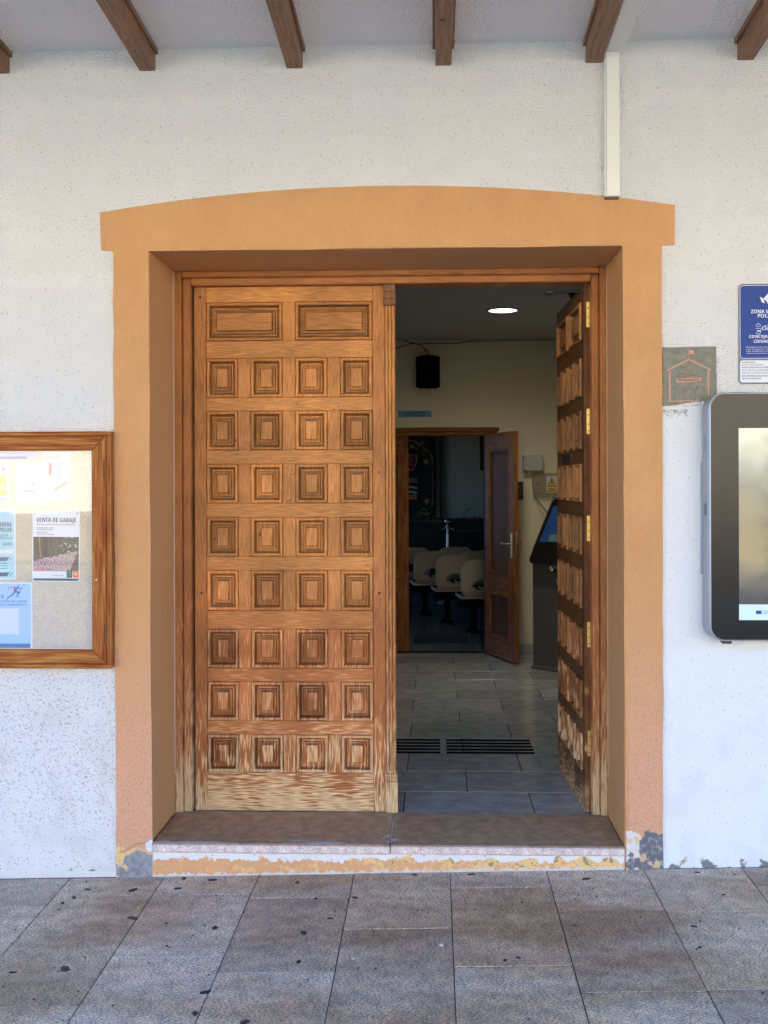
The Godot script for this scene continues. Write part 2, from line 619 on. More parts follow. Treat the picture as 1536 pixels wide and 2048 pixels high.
# ------------------------------------------------------------------ facade
func facade() -> void:
	var f := thing("town_hall_facade", "white roughcast facade with a wide ochre arched surround round its doorway", "building")
	var n := 1024
	# roughcast: rounded crumbs with pits between them
	var a := tile(n, n, 0.075, 41, 2)
	var b := tile(n, n, 0.035, 42, 3)
	var h := PackedByteArray()
	h.resize(n * n)
	for i in n * n:
		var x: float = a[i] / 255.0
		var y: float = b[i] / 255.0
		h[i] = int(clampf((smoothstep(0.22, 0.62, x) * 0.62 + y * 0.38) * 255, 0, 255))
	var rough := grey_tex(h, n, n)
	# specks of dirt in the pits, thickest low on the left
	var dw := 1536
	var dh := 1152
	var im := Image.create(dw, dh, false, Image.FORMAT_RGB8)
	im.fill(Color(1, 1, 1))
	var low := fnl(0.006, 51, 4)
	var patchy := fnl(0.02, 52, 3)
	for k in 130000:
		var x := rng.randi() % (dw - 4)
		var y := rng.randi() % (dh - 4)
		var wx: float = x / float(dw) * 4.8 - 2.4
		var wy: float = 3.6 - y / float(dh) * 3.6
		var dens := 0.12
		if wx < -1.2 and wy < 0.95:
			dens = 0.30 + 0.65 * smoothstep(0.95, 0.6, wy) * smoothstep(0.1, 0.45, wy)
		elif wy < 1.9 and wx > 0.8:
			dens = 0.05
		elif wy > 1.9:
			dens = 0.07
		dens *= 0.45 + 1.1 * (patchy.get_noise_2d(x, y) * 0.5 + 0.5)
		if rng.randf() > dens:
			continue
		var g := rng.randf_range(0.76, 0.95)
		if wx < -1.2 and wy < 0.95:
			g -= 0.08
		var col := Color(g, g * 0.985, g * 0.96)
		im.set_pixel(x, y, col)
		if rng.randf() < 0.4:
			im.set_pixel(x + 1, y, col.lightened(0.2))
		if rng.randf() < 0.15:
			im.set_pixel(x, y + 1, col.lightened(0.3))
	# faint grime and hair cracks low down, flaked paint along the foot
	var foot := fnl(0.05, 53, 4)
	for y in range(int(dh * 0.70), dh):
		for x in dw:
			var wy: float = 3.6 - y / float(dh) * 3.6
			var wx: float = x / float(dw) * 4.8 - 2.4
			var base := 0.0147 + 0.0258 * wx
			var q := patchy.get_noise_2d(x * 0.7, y * 0.7) * 0.5 + 0.5
			var c := im.get_pixel(x, y)
			c = c.lerp(Color(0.80, 0.79, 0.76), 0.15 * smoothstep(0.45, 0.8, q) * smoothstep(1.0, 0.3, wy))
			var crack := absf(low.get_noise_2d(x * 1.2 + 400, y * 1.2))
			if crack < 0.0016 and wy < 0.42 and wx < -1.2 and q > 0.45:
				c = c.lerp(Color(0.7, 0.68, 0.66), 0.4)
			var up := wy - base
			var fl := foot.get_noise_2d(x, y) * 0.5 + 0.5
			if up < 0.032 and fl > 0.56 + up * 5.0:
				c = Color(0.56, 0.56, 0.57)
			elif up < 0.045 and fl > 0.52 + up * 4.0:
				c = Color(0.86, 0.84, 0.76)
			im.set_pixel(x, y, c)
	# grime under the tile by the door
	for k in 120:
		var wx := rng.randf_range(0.935, 1.04)
		var wy := 1.915 - absf(rng.randfn(0, 0.012))
		im.set_pixel(int((wx + 2.4) / 4.8 * dw), int((3.6 - wy) / 3.6 * dh), Color(0.62, 0.6, 0.55))
	var dirt := ImageTexture.create_from_image(im)
	var wall_uv2 := func(q: Vector3) -> Vector2: return Vector2((q.x + 2.4) / 4.8, (3.6 - q.y) / 3.6)
	var white := plaster(lin(0.845, 0.83, 0.795), 0.66, 0.72, rough)
	var flat_white := plaster(lin(0.73, 0.745, 0.745), 0.14, 1.1, rough)
	for m in [white, flat_white]:
		m.detail_enabled = true
		m.detail_blend_mode = BaseMaterial3D.BLEND_MODE_MUL
		m.detail_albedo = dirt
		m.detail_uv_layer = BaseMaterial3D.DETAIL_UV_2
	var far := plaster(lin(0.80, 0.785, 0.75), 0.0, 1.0, null)
	bx(f, "wall_panel", Vector3(-2.4, -0.3, -0.43), Vector3(-1.214, 2.617, 0), white, 0.0, null, wall_uv2)
	bx(f, "wall_panel", Vector3(-2.4, 2.617, -0.43), Vector3(2.4, 3.6, 0), white, 0.0, null, wall_uv2)
	bx(f, "wall_panel", Vector3(0.804, 1.925, -0.43), Vector3(2.4, 2.617, 0), white, 0.0, null, wall_uv2)
	bx(f, "wall_panel", Vector3(0.804, -0.3, -0.43), Vector3(2.4, 1.925, 0.001), flat_white, 0.0, null, wall_uv2)
	bx(f, "wall_panel", Vector3(-9, -0.3, -0.43), Vector3(-2.4, 3.6, 0), far)
	bx(f, "wall_panel", Vector3(2.4, -0.3, -0.43), Vector3(9, 3.6, 0), far)
	bx(f, "upper_storey", Vector3(-4.75, 3.6, -14), Vector3(9, 12.0, 0), far)
	# the left flank, with an unseen opening added to light the assembly room
	bx(f, "side_wall", Vector3(-4.75, -0.3, -14), Vector3(-4.6, 1.0, -0.43), far)
	bx(f, "side_wall", Vector3(-4.75, 2.3, -14), Vector3(-4.6, 3.6, -0.43), far)
	bx(f, "side_wall", Vector3(-4.75, 1.0, -14), Vector3(-4.6, 2.3, -11.8), far)
	bx(f, "side_wall", Vector3(-4.75, 1.0, -8.4), Vector3(-4.6, 2.3, -0.43), far)
	bx(f, "side_wall", Vector3(8.7, -0.3, -14), Vector3(9, 3.6, -0.43), far)
	bx(f, "rear_wall", Vector3(-4.6, -0.3, -14), Vector3(8.7, 3.6, -13.7), far)

	# the ochre surround, with flaked corners at its feet
	var pw := 640
	var ph := 768
	var pk := Image.create(pw, ph, false, Image.FORMAT_RGBA8)
	pk.fill(Color(1, 1, 1, 0))
	var n1 := fnl(0.035, 61, 4)
	var n2 := fnl(0.12, 62, 3)
	for y in range(int(ph * 0.86), ph):
		for x in pw:
			var wx := x / float(pw) * 2.5 - 1.45
			var wy := 2.9 - y / float(ph) * 3.0
			var q := n1.get_noise_2d(x, y)
			var r := n2.get_noise_2d(x, y)
			var c := Color(1, 1, 1, 0)
			if wx > -1.1765 and wx < 0.776:
				# the riser: white overpaint above, ochre and old yellow below
				var line := 0.060 + 0.012 * (wx + 1.2) / 2.0 + q * 0.030 + r * 0.008
				var bot := 0.0147 + 0.0258 * wx
				if wy > 0.1:
					pass
				elif wy > line:
					c = Color(0.88, 0.88, 0.87, 1)
				else:
					var yel := smoothstep(-0.16, 0.22, q * 0.5 + r * 0.45 + 0.30 * (wx + 0.15))
					c = Color(0.89, 0.68, 0.50).lerp(Color(0.90, 0.77, 0.52), yel)
					c.a = 0.4 + 0.55 * yel
					if r + q * 0.6 > 0.42 and wx > -0.2:
						c = Color(0.62, 0.56, 0.45, 0.9)
				if wy < bot + 0.01 + r * 0.012:
					c = Color(0.82, 0.8, 0.78, 1)
			elif wx <= -1.18:
				var d := Vector2((wx + 1.262) / 0.10, (wy - 0.0) / 0.085)
				var e := d.length() + q * 0.9 - (0.25 if wx > -1.24 else 0.0)
				if e < 0.72:
					c = Color(0.56, 0.56, 0.57, 1)
					c = c.lightened(r * 0.25)
				elif e < 0.98:
					c = Color(0.87, 0.74, 0.52, 0.9)
				if wx < -1.30 and wy < 0.11 and wy > 0.03 + q * 0.08 and q > -0.2:
					c = Color(0.88, 0.76, 0.50, 1)
				if wx > -1.205 and wy > 0.09 and wy < 0.14 and q > -0.05:
					c = Color(0.86, 0.86, 0.86, 1)
			else:
				var d := Vector2((wx - 0.895) / 0.105, (wy - 0.075) / 0.115)
				var e := d.length() + q * 0.8
				if e < 0.88:
					c = Color(0.43, 0.43, 0.44, 1)
					c = c.lightened(maxf(0, r * 0.6))
					if q > 0.4:
						c = Color(0.80, 0.72, 0.56, 1)
				elif wx < 0.84 and wy < 0.17 + q * 0.08:
					c = Color(0.84, 0.84, 0.83, 1).lerp(Color(0.87, 0.76, 0.55, 1), smoothstep(0.05, 0.3, r))
			pk.set_pixel(x, y, c)
	# the lower part chalked by damp and dust
	for y in range(int(ph * 0.5), ph):
		for x in pw:
			var c := pk.get_pixel(x, y)
			if c.a > 0.0:
				continue
			var wy := 2.9 - y / float(ph) * 3.0
			var q := n1.get_noise_2d(x, y * 0.6) * 0.5 + 0.5
			var r := n2.get_noise_2d(x * 3.5, y * 3.5) * 0.5 + 0.5
			var k := smoothstep(1.3, 0.25, wy) * (0.45 + 0.35 * q) * (0.0 if x > 0.108 * pw and x < 0.896 * pw else 1.0)
			pk.set_pixel(x, y, Color(0.72, 0.55, 0.46, k).lerp(Color(0.87, 0.67, 0.56, k), smoothstep(0.25, 0.5, r)))
	# uneven brushing over the whole of it, and a crack in the left foot
	for y in ph:
		for x in pw:
			var c := pk.get_pixel(x, y)
			if c.a > 0.0:
				continue
			var q := n1.get_noise_2d(x * 0.35, y * 0.25) + 0.5 * n2.get_noise_2d(x * 0.8, y * 0.3)
			pk.set_pixel(x, y, Color(0.93, 0.72, 0.47, clampf(q * 0.2, 0, 0.2)) if q > 0 else Color(0.72, 0.47, 0.28, clampf(-q * 0.2, 0, 0.2)))
	for k in 60:
		var u := k / 60.0
		pk.set_pixel(int((0.055 + 0.048 * u) * pw), int((0.938 - 0.018 * u + 0.0015 * sin(u * 9.0) + rng.randf() * 0.0015) * ph), Color(0.55, 0.42, 0.35, 0.45))
	# pinholes and scuffs
	for k in 1500:
		var x := rng.randi() % pw
		var y := rng.randi() % ph
		pk.set_pixel(x, y, Color(0.55, 0.33, 0.2, rng.randf_range(0.2, 0.75)))
	var reveal_ochre := plaster(lin(0.63, 0.335, 0.145), 0.16, 0.62, rough)  # nearly the same ochre as the surround, without its flaked patches
	var ochre := plaster(lin(0.62, 0.333, 0.145), 0.22, 0.62, rough)
	ochre.detail_enabled = true
	ochre.detail_blend_mode = BaseMaterial3D.BLEND_MODE_MIX
	ochre.detail_albedo = ImageTexture.create_from_image(pk)
	ochre.detail_uv_layer = BaseMaterial3D.DETAIL_UV_2
	var uv2 := func(q: Vector3) -> Vector2: return Vector2((q.x + 1.45) / 2.5, (2.9 - q.y) / 3.0)
	var pts := PackedVector2Array()
	var run := func(from: Vector2, to: Vector2, step := 0.11) -> void:
		var k := maxi(1, int(from.distance_to(to) / step))
		for i in k:
			var t := i / float(k)
			var j := Vector2.ZERO if i == 0 else Vector2(rng.randf_range(-1, 1), rng.randf_range(-1, 1)) * 0.0024
			pts.append(from.lerp(to, t) + j)
	run.call(Vector2(-1.327, -0.06), Vector2(-1.333, 2.59))
	run.call(Vector2(-1.333, 2.59), Vector2(-1.383, 2.594), 1.0)
	run.call(Vector2(-1.383, 2.594), Vector2(-1.388, 2.75), 1.0)
	var arc := func(x: float) -> float: return 2.75 + 0.095 * (1.0 - pow((x + 0.2) / 1.19, 2))
	var px := -1.388
	while px < 0.987 - 0.05:
		var nx := minf(px + 0.12, 0.987)
		run.call(Vector2(px, arc.call(px) if px > -1.388 else 2.75), Vector2(nx, arc.call(nx) if nx < 0.987 else 2.75), 1.0)
		px = nx
	run.call(Vector2(0.987, 2.75), Vector2(0.984, 2.588), 1.0)
	run.call(Vector2(0.984, 2.588), Vector2(0.934, 2.587), 1.0)
	run.call(Vector2(0.934, 2.587), Vector2(0.932, -0.04))
	run.call(Vector2(0.932, -0.04), Vector2(0.780, -0.04), 1.0)
	run.call(Vector2(0.780, -0.04), Vector2(0.774, 2.587), 0.2)
	run.call(Vector2(0.774, 2.587), Vector2(-1.184, 2.587), 0.2)
	run.call(Vector2(-1.184, 2.587), Vector2(-1.176, -0.06), 0.2)
	run.call(Vector2(-1.176, -0.06), Vector2(-1.327, -0.06), 1.0)
	var sb := MB.new(null, uv2)
	sb.extrude(pts, 0.0005, 0.013, 0.003)
	put(f, "door_surround", sb.mesh(), ochre)
	# the reveals between the surround and the door frame
	var rl := MB.new(null, uv2)
	rl.box(Vector3(-1.2139, -0.3, -0.43), Vector3(-1.182, 2.587, 0.0))
	put(f, "reveal", rl.mesh(), reveal_ochre)
	var rr := MB.new(null, uv2)
	rr.box(Vector3(0.776, -0.3, -0.43), Vector3(0.8039, 2.587, 0.0))
	put(f, "reveal", rr.mesh(), reveal_ochre)
	bx(f, "lintel_soffit", Vector3(-1.2139, 2.587, -0.43), Vector3(0.8039, 2.6169, 0.0), reveal_ochre)
	bx(f, "riser", Vector3(-1.1759, -0.3, -0.2), Vector3(0.7755, 0.088, 0.008), ochre, 0.002, null, uv2)

	# the worn threshold of two brown stone slabs
	var tn := 512
	var ta := tile_stretched(tn, tn, 3, 1, 0.09, 81, 3)
	var tb := tile(tn, tn, 0.2, 82, 2)
	var tc := tile(tn, tn, 0.015, 83, 3)
	var td := PackedByteArray()
	td.resize(tn * tn * 3)
	for i in tn * tn:
		var k: float = 0.80 + (ta[i] / 255.0 - 0.5) * 0.16 + (tb[i] / 255.0 - 0.5) * 0.30 + (tc[i] / 255.0 - 0.5) * 0.25
		td[i * 3] = int(clampf(190 * k, 0, 255))
		td[i * 3 + 1] = int(clampf(162 * k, 0, 255))
		td[i * 3 + 2] = int(clampf(134 * k, 0, 255))
	var stone := StandardMaterial3D.new()
	stone.albedo_texture = ImageTexture.create_from_image(Image.create_from_data(tn, tn, false, Image.FORMAT_RGB8, td))
	stone.roughness = 0.45
	stone.uv1_triplanar = true
	stone.uv1_world_triplanar = true
	stone.uv1_scale = Vector3.ONE / 0.6
	var lip := stone.duplicate()
	lip.albedo_color = Color(1.0, 1.0, 1.0)
	for e in [[-1.1755, -0.186], [-0.1835, 0.7755]]:
		var s := MB.new()
		s.box(Vector3(e[0], 0.094, -0.445), Vector3(e[1], 0.128, 0.022), 0.006)
		put(f, "threshold_slab", s.mesh(), stone)
		# the nosing, rubbed pale
	bx(f, "nosing", Vector3(-1.176, 0.0885, 0.0), Vector3(-0.186, 0.1215, 0.0265), pale_stone(), 0.005)
	bx(f, "nosing", Vector3(-0.1835, 0.0905, 0.0), Vector3(0.776, 0.1225, 0.0265), pale_stone(), 0.005)
	# mortar in the joint and splashes of plaster on the tread
	var splash := mat(lin(0.42, 0.42, 0.45), 0.85)
	for q in [[-0.45, 0.0, 0.11, 0.016], [-0.58, -0.03, 0.05, 0.010], [-1.0, 0.004, 0.14, 0.012], [-1.13, 0.004, 0.05, 0.014]]:
		blot(f, q[0], 0.1285, q[1], q[2], q[3], splash)
	for q in [[-0.20, -0.1, 0.02, 0.012], [-0.17, -0.05, 0.02, 0.016], [-0.19, -0.02, 0.016, 0.01], [-0.215, -0.065, 0.014, 0.008], [-0.34, -0.04, 0.012, 0.006], [-0.33, 0.0, 0.01, 0.005]]:
		blot(f, q[0], 0.1285, q[1], q[2], q[3], mat(lin(0.5, 0.5, 0.52), 0.85))
	blot(f, -0.1848, 0.128, -0.21, 0.0022, 0.2, mat(lin(0.5, 0.5, 0.55), 0.85))

func pale_stone() -> StandardMaterial3D:
	if not mats.has("pale stone"):
		var n := 512
		var a := tile(n, n, 0.14, 91, 3)
		var b := tile(n, n, 0.02, 92, 3)
		var d := PackedByteArray()
		d.resize(n * n * 3)
		for i in n * n:
			var k: float = 0.9 + (a[i] / 255.0 - 0.5) * 0.35 + (b[i] / 255.0 - 0.5) * 0.25
			if a[i] < 62:
				k *= 0.6
			d[i * 3] = int(clampf(232 * k, 0, 255))
			d[i * 3 + 1] = int(clampf(212 * k, 0, 255))
			d[i * 3 + 2] = int(clampf(200 * k, 0, 255))
		var m := StandardMaterial3D.new()
		m.albedo_texture = ImageTexture.create_from_image(Image.create_from_data(n, n, false, Image.FORMAT_RGB8, d))
		m.roughness = 0.8
		m.uv1_triplanar = true
		m.uv1_world_triplanar = true
		m.uv1_scale = Vector3.ONE / 0.5
		mats["pale stone"] = m
	return mats["pale stone"]

func blot(parent: Node, x: float, y: float, z: float, rx: float, rz: float, m: Material) -> void:
	var b := MB.new()
	var n := 14
	var ring := []
	for k in n:
		var w := TAU * k / n
		var q := 1.0 + rng.randf_range(-0.35, 0.25)
		ring.append(Vector3(x + rx * q * cos(w), y - 0.0006, z + rz * q * sin(w)))
	var top := Vector3(x, y + 0.0008, z)
	for k in n:
		b.tri(top, ring[(k + 1) % n], ring[k])
	put(parent, "splash", b.mesh(), m)

# ------------------------------------------------------------------ porch
func porch() -> void:
	var p := thing("porch_roof", "low porch ceiling of rough white plaster between dark brown wooden joists", "porch roof", Vector3(0, 3.431, 0))
	var rise := 0.051
	p.rotation.x = -atan(rise)
	var n := 512
	var a := tile(n, n, 0.05, 101, 3)
	var soft := plaster(lin(0.84, 0.79, 0.755), 0.6, 0.5, grey_tex(a, n, n))
	bx(p, "soffit", Vector3(-6, 0, -0.1), Vector3(6, 0.16, 3.8), soft)
	var brown := wood(false, lin(0.30, 0.155, 0.080), 0.55)
	brown = StandardMaterial3D.new()
	brown.albedo_color = lin(0.33, 0.165, 0.085)
	brown.albedo_texture = wood_texture_along_z()
	brown.roughness = 0.55
	brown.uv1_triplanar = true
	brown.uv1_scale = Vector3.ONE / 0.5
	var dark := mat(lin(0.075, 0.04, 0.025), 0.5)
	var x := -0.606 - 0.6165 * 6
	while x < 5.0:
		var b := MB.new()
		b.box(Vector3(x, -0.09, -0.08), Vector3(x + 0.067, -0.004, 3.75), 0.003)
		var j := put(p, "joist", b.mesh(), brown)
		var c := MB.new()
		c.box(Vector3(x - 0.011, -0.022, -0.08), Vector3(x - 0.0005, -0.0005, 3.75), 0.002)
		c.box(Vector3(x + 0.0675, -0.022, -0.08), Vector3(x + 0.078, -0.0005, 3.75), 0.002)
		put(j, "batten", c.mesh(), brown)
		if absf(x - 0.0105) < 0.03:
			var kn := MB.new()
			kn.lathe(Vector3(x + 0.026, -0.0902, 0.40), Vector3.DOWN, [Vector2(0.011, 0.0), Vector2(0.006, 0.004), Vector2(0, 0.0045)], 10)
			put(j, "knot", kn.mesh(), dark)
		x += 0.6165
	bx(p, "edge_beam", Vector3(-6, -0.24, 3.8), Vector3(6, 0.16, 3.96), brown, 0.004)
	for sx in [-4.6, 4.6]:
		bx(p, "post", Vector3(sx - 0.15, -3.9, 3.74), Vector3(sx + 0.15, -0.24, 4.02), mat(lin(0.78, 0.76, 0.72), 0.9), 0.01)
	# white cable trunking: along the joist, then down the wall
	var t := thing("cable_trunking", "white square cable trunking running down the wall to the top of the ochre surround", "trunking")
	var w := mat(lin(0.80, 0.77, 0.70), 0.45)
	bx(t, "upright_duct", Vector3(0.699, 2.784, 0.001), Vector3(0.762, 3.372, 0.036), w, 0.003)
	bx(t, "duct_end", Vector3(0.7, 2.775, 0.004), Vector3(0.757, 2.7835, 0.03), mat(lin(0.16, 0.11, 0.08), 0.8), 0.002)
	var top := bx(t, "ceiling_duct", Vector3(0.704, -0.062, 0.0), Vector3(0.775, -0.001, 2.9), w, 0.003)
	top.position = Vector3(0, 3.431, 0.0)
	top.rotation.x = -atan(rise)
	bx(t, "cover_seam", Vector3(0.7045, 2.79, 0.0361), Vector3(0.7075, 3.365, 0.0368), mat(lin(0.42, 0.40, 0.36), 0.6))

func wood_texture_along_z() -> ImageTexture:
	# the y plane of a triplanar map looks a texture up with x and z, the x plane with z and y: a nearly even grain that reads on both
	var n := 512
	var a := tile_stretched(n, n, 1, 12, 0.05, 111, 3)
	var b := tile(n, n, 0.05, 112, 3)
	var d := PackedByteArray()
	d.resize(n * n * 3)
	for i in n * n:
		var k: float = 0.62 + 0.36 * a[i] / 255.0 + 0.22 * b[i] / 255.0
		for c in 3:
			d[i * 3 + c] = int(clampf([235, 226, 218][c] * k, 0, 255))
	return ImageTexture.create_from_image(Image.create_from_data(n, n, false, Image.FORMAT_RGB8, d))

# ------------------------------------------------------------------ the double door
const LH := 2.405
const LW := 0.879
const COLS := [[0.057, 0.203], [0.261, 0.408], [0.467, 0.614], [0.673, 0.821]]
const ROWS := [[1.896, 2.077], [1.655, 1.835], [1.412, 1.591], [1.168, 1.347], [0.920, 1.104], [0.656, 0.835], [0.415, 0.594], [0.178, 0.352]]
const TOPROW := [2.156, 2.333]

func leaf_canvas(s: int, face: float, gold: float, kept: float) -> Wood:
	var w := 512
	var h := 1312
	var sx := w / 0.94
	var sy := h / LH
	var c := wood_canvas(w, h, 0.0, 1.0, s)
	for y in h:
		c.th[y] += kept
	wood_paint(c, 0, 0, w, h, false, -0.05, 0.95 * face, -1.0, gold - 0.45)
	# rails over everything between the stiles, then mullions, then panels
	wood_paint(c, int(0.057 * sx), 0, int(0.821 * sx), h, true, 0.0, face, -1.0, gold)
	for r in ROWS + [TOPROW]:
		for k in 3:
			if r == TOPROW and k != 1:
				continue
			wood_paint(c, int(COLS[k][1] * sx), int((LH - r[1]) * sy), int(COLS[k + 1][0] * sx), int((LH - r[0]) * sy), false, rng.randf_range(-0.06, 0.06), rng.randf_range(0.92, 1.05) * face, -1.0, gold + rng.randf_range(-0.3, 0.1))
	for r in ROWS:
		for q in COLS:
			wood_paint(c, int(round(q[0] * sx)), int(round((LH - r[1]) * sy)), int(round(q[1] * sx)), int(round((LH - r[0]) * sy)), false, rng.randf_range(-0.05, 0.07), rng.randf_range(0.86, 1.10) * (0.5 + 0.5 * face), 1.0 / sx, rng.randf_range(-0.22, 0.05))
	for q in [[0.057, 0.408], [0.467, 0.821]]:
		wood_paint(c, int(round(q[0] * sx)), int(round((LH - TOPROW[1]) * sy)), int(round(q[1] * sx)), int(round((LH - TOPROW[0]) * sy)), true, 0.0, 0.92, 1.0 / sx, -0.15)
	# nicks and worm holes on the rails and mullions of the upper half
	for k in 420:
		var y := rng.randf_range(0.9, 2.1)
		var x := rng.randf_range(0.06, 0.82)
		var on_panel := false
		for r in ROWS:
			for q in COLS:
				if x > q[0] - 0.004 and x < q[1] + 0.004 and y > r[0] - 0.004 and y < r[1] + 0.004:
					on_panel = true
		if on_panel and rng.randf() < 0.9:
			continue
		wood_mark(c, int(x * sx), int((LH - y) * sy), 1 + rng.randi() % 7, 1 + rng.randi() % 2, rng.randf_range(0.25, 0.8))
	# knots
	for q in [[0.03, 2.36], [0.845, 2.12], [0.03, 1.0], [0.85, 1.0], [0.19, 1.70], [0.30, 1.27], [0.77, 1.47], [0.09, 1.25], [0.85, 1.55]]:
		var kx := int(q[0] * sx)
		var ky := int((LH - q[1]) * sy)
		for k in 5:
			wood_mark(c, kx - 2 + rng.randi() % 3, ky - 3 + rng.randi() % 5, 3 + rng.randi() % 3, 3 + rng.randi() % 3, 0.35)
	return c

func panel_mesh(x0: float, y0: float, x1: float, y1: float, uv: Callable) -> ArrayMesh:
	# from the outside in: a proud bead, a cove, a flat field, a step, a splayed slope and a raised tablet
	var prof := [Vector2(0.0, -0.010), Vector2(0.0016, -0.010), Vector2(0.0020, 0.004), Vector2(0.0045, 0.0095), Vector2(0.009, 0.0105), Vector2(0.0135, 0.0075), Vector2(0.0165, 0.001), Vector2(0.018, -0.013), Vector2(0.0225, -0.0175), Vector2(0.0315, -0.0155), Vector2(0.032, -0.018), Vector2(0.0335, -0.0175), Vector2(0.0345, -0.008), Vector2(0.0365, -0.0075), Vector2(0.0465, -0.014), Vector2(0.0475, -0.0015), Vector2(0.0495, 0.0)]
	var b := MB.new(uv)
	for i in prof.size() - 1:
		var p: Vector2 = prof[i]
		var q: Vector2 = prof[i + 1]
		var a := [Vector3(x0 + p.x, y0 + p.x, p.y), Vector3(x1 - p.x, y0 + p.x, p.y), Vector3(x1 - p.x, y1 - p.x, p.y), Vector3(x0 + p.x, y1 - p.x, p.y)]
		var c := [Vector3(x0 + q.x, y0 + q.x, q.y), Vector3(x1 - q.x, y0 + q.x, q.y), Vector3(x1 - q.x, y1 - q.x, q.y), Vector3(x0 + q.x, y1 - q.x, q.y)]
		for k in 4:
			b.quad(a[k], a[(k + 1) % 4], c[(k + 1) % 4], c[k])
	var e: Vector2 = prof[-1]
	b.quad(Vector3(x0 + e.x, y0 + e.x, e.y), Vector3(x1 - e.x, y0 + e.x, e.y), Vector3(x1 - e.x, y1 - e.x, e.y), Vector3(x0 + e.x, y1 - e.x, e.y))
	return b.mesh()

func make_leaf(door: Node3D, m: Material, edge_m: Material, mirrored: bool) -> MeshInstance3D:
	var uv := func(p: Vector3) -> Vector2: return Vector2((LW - p.x if mirrored else p.x) / 0.94, 1.0 - p.y / LH)
	var leaf := bx(door, "door_leaf", Vector3(0.001, 0.001, -0.048), Vector3(LW - 0.001, LH - 0.001, -0.021), edge_m, 0.002)
	var g := 0.0006
	var cv := 0.0018
	for s in [[0.0, 0.057], [0.821, LW]]:
		bx(leaf, "stile", Vector3(s[0] + g, 0, -0.0205), Vector3(s[1] - g, LH, 0), m, cv, uv)
	var bounds := [0.0]
	for k in range(ROWS.size() - 1, -1, -1):
		bounds += [ROWS[k][0], ROWS[k][1]]
	bounds += [TOPROW[0], TOPROW[1], LH]
	for k in range(0, bounds.size(), 2):
		bx(leaf, "rail", Vector3(0.057, bounds[k] + g, -0.0205), Vector3(0.821, bounds[k + 1] - g, 0.0), m, cv, uv)
	for r in ROWS:
		for k in 3:
			bx(leaf, "mullion", Vector3(COLS[k][1], r[0], -0.0205), Vector3(COLS[k + 1][0], r[1], -0.0003), m, cv, uv)
		for q in COLS:
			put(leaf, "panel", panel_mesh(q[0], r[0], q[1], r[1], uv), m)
	bx(leaf, "mullion", Vector3(0.408, TOPROW[0], -0.0205), Vector3(0.467, TOPROW[1], -0.0003), m, cv, uv)
	for q in [[0.057, 0.408], [0.467, 0.821]]:
		put(leaf, "panel", panel_mesh(q[0], TOPROW[0], q[1], TOPROW[1], uv), m)
	return leaf

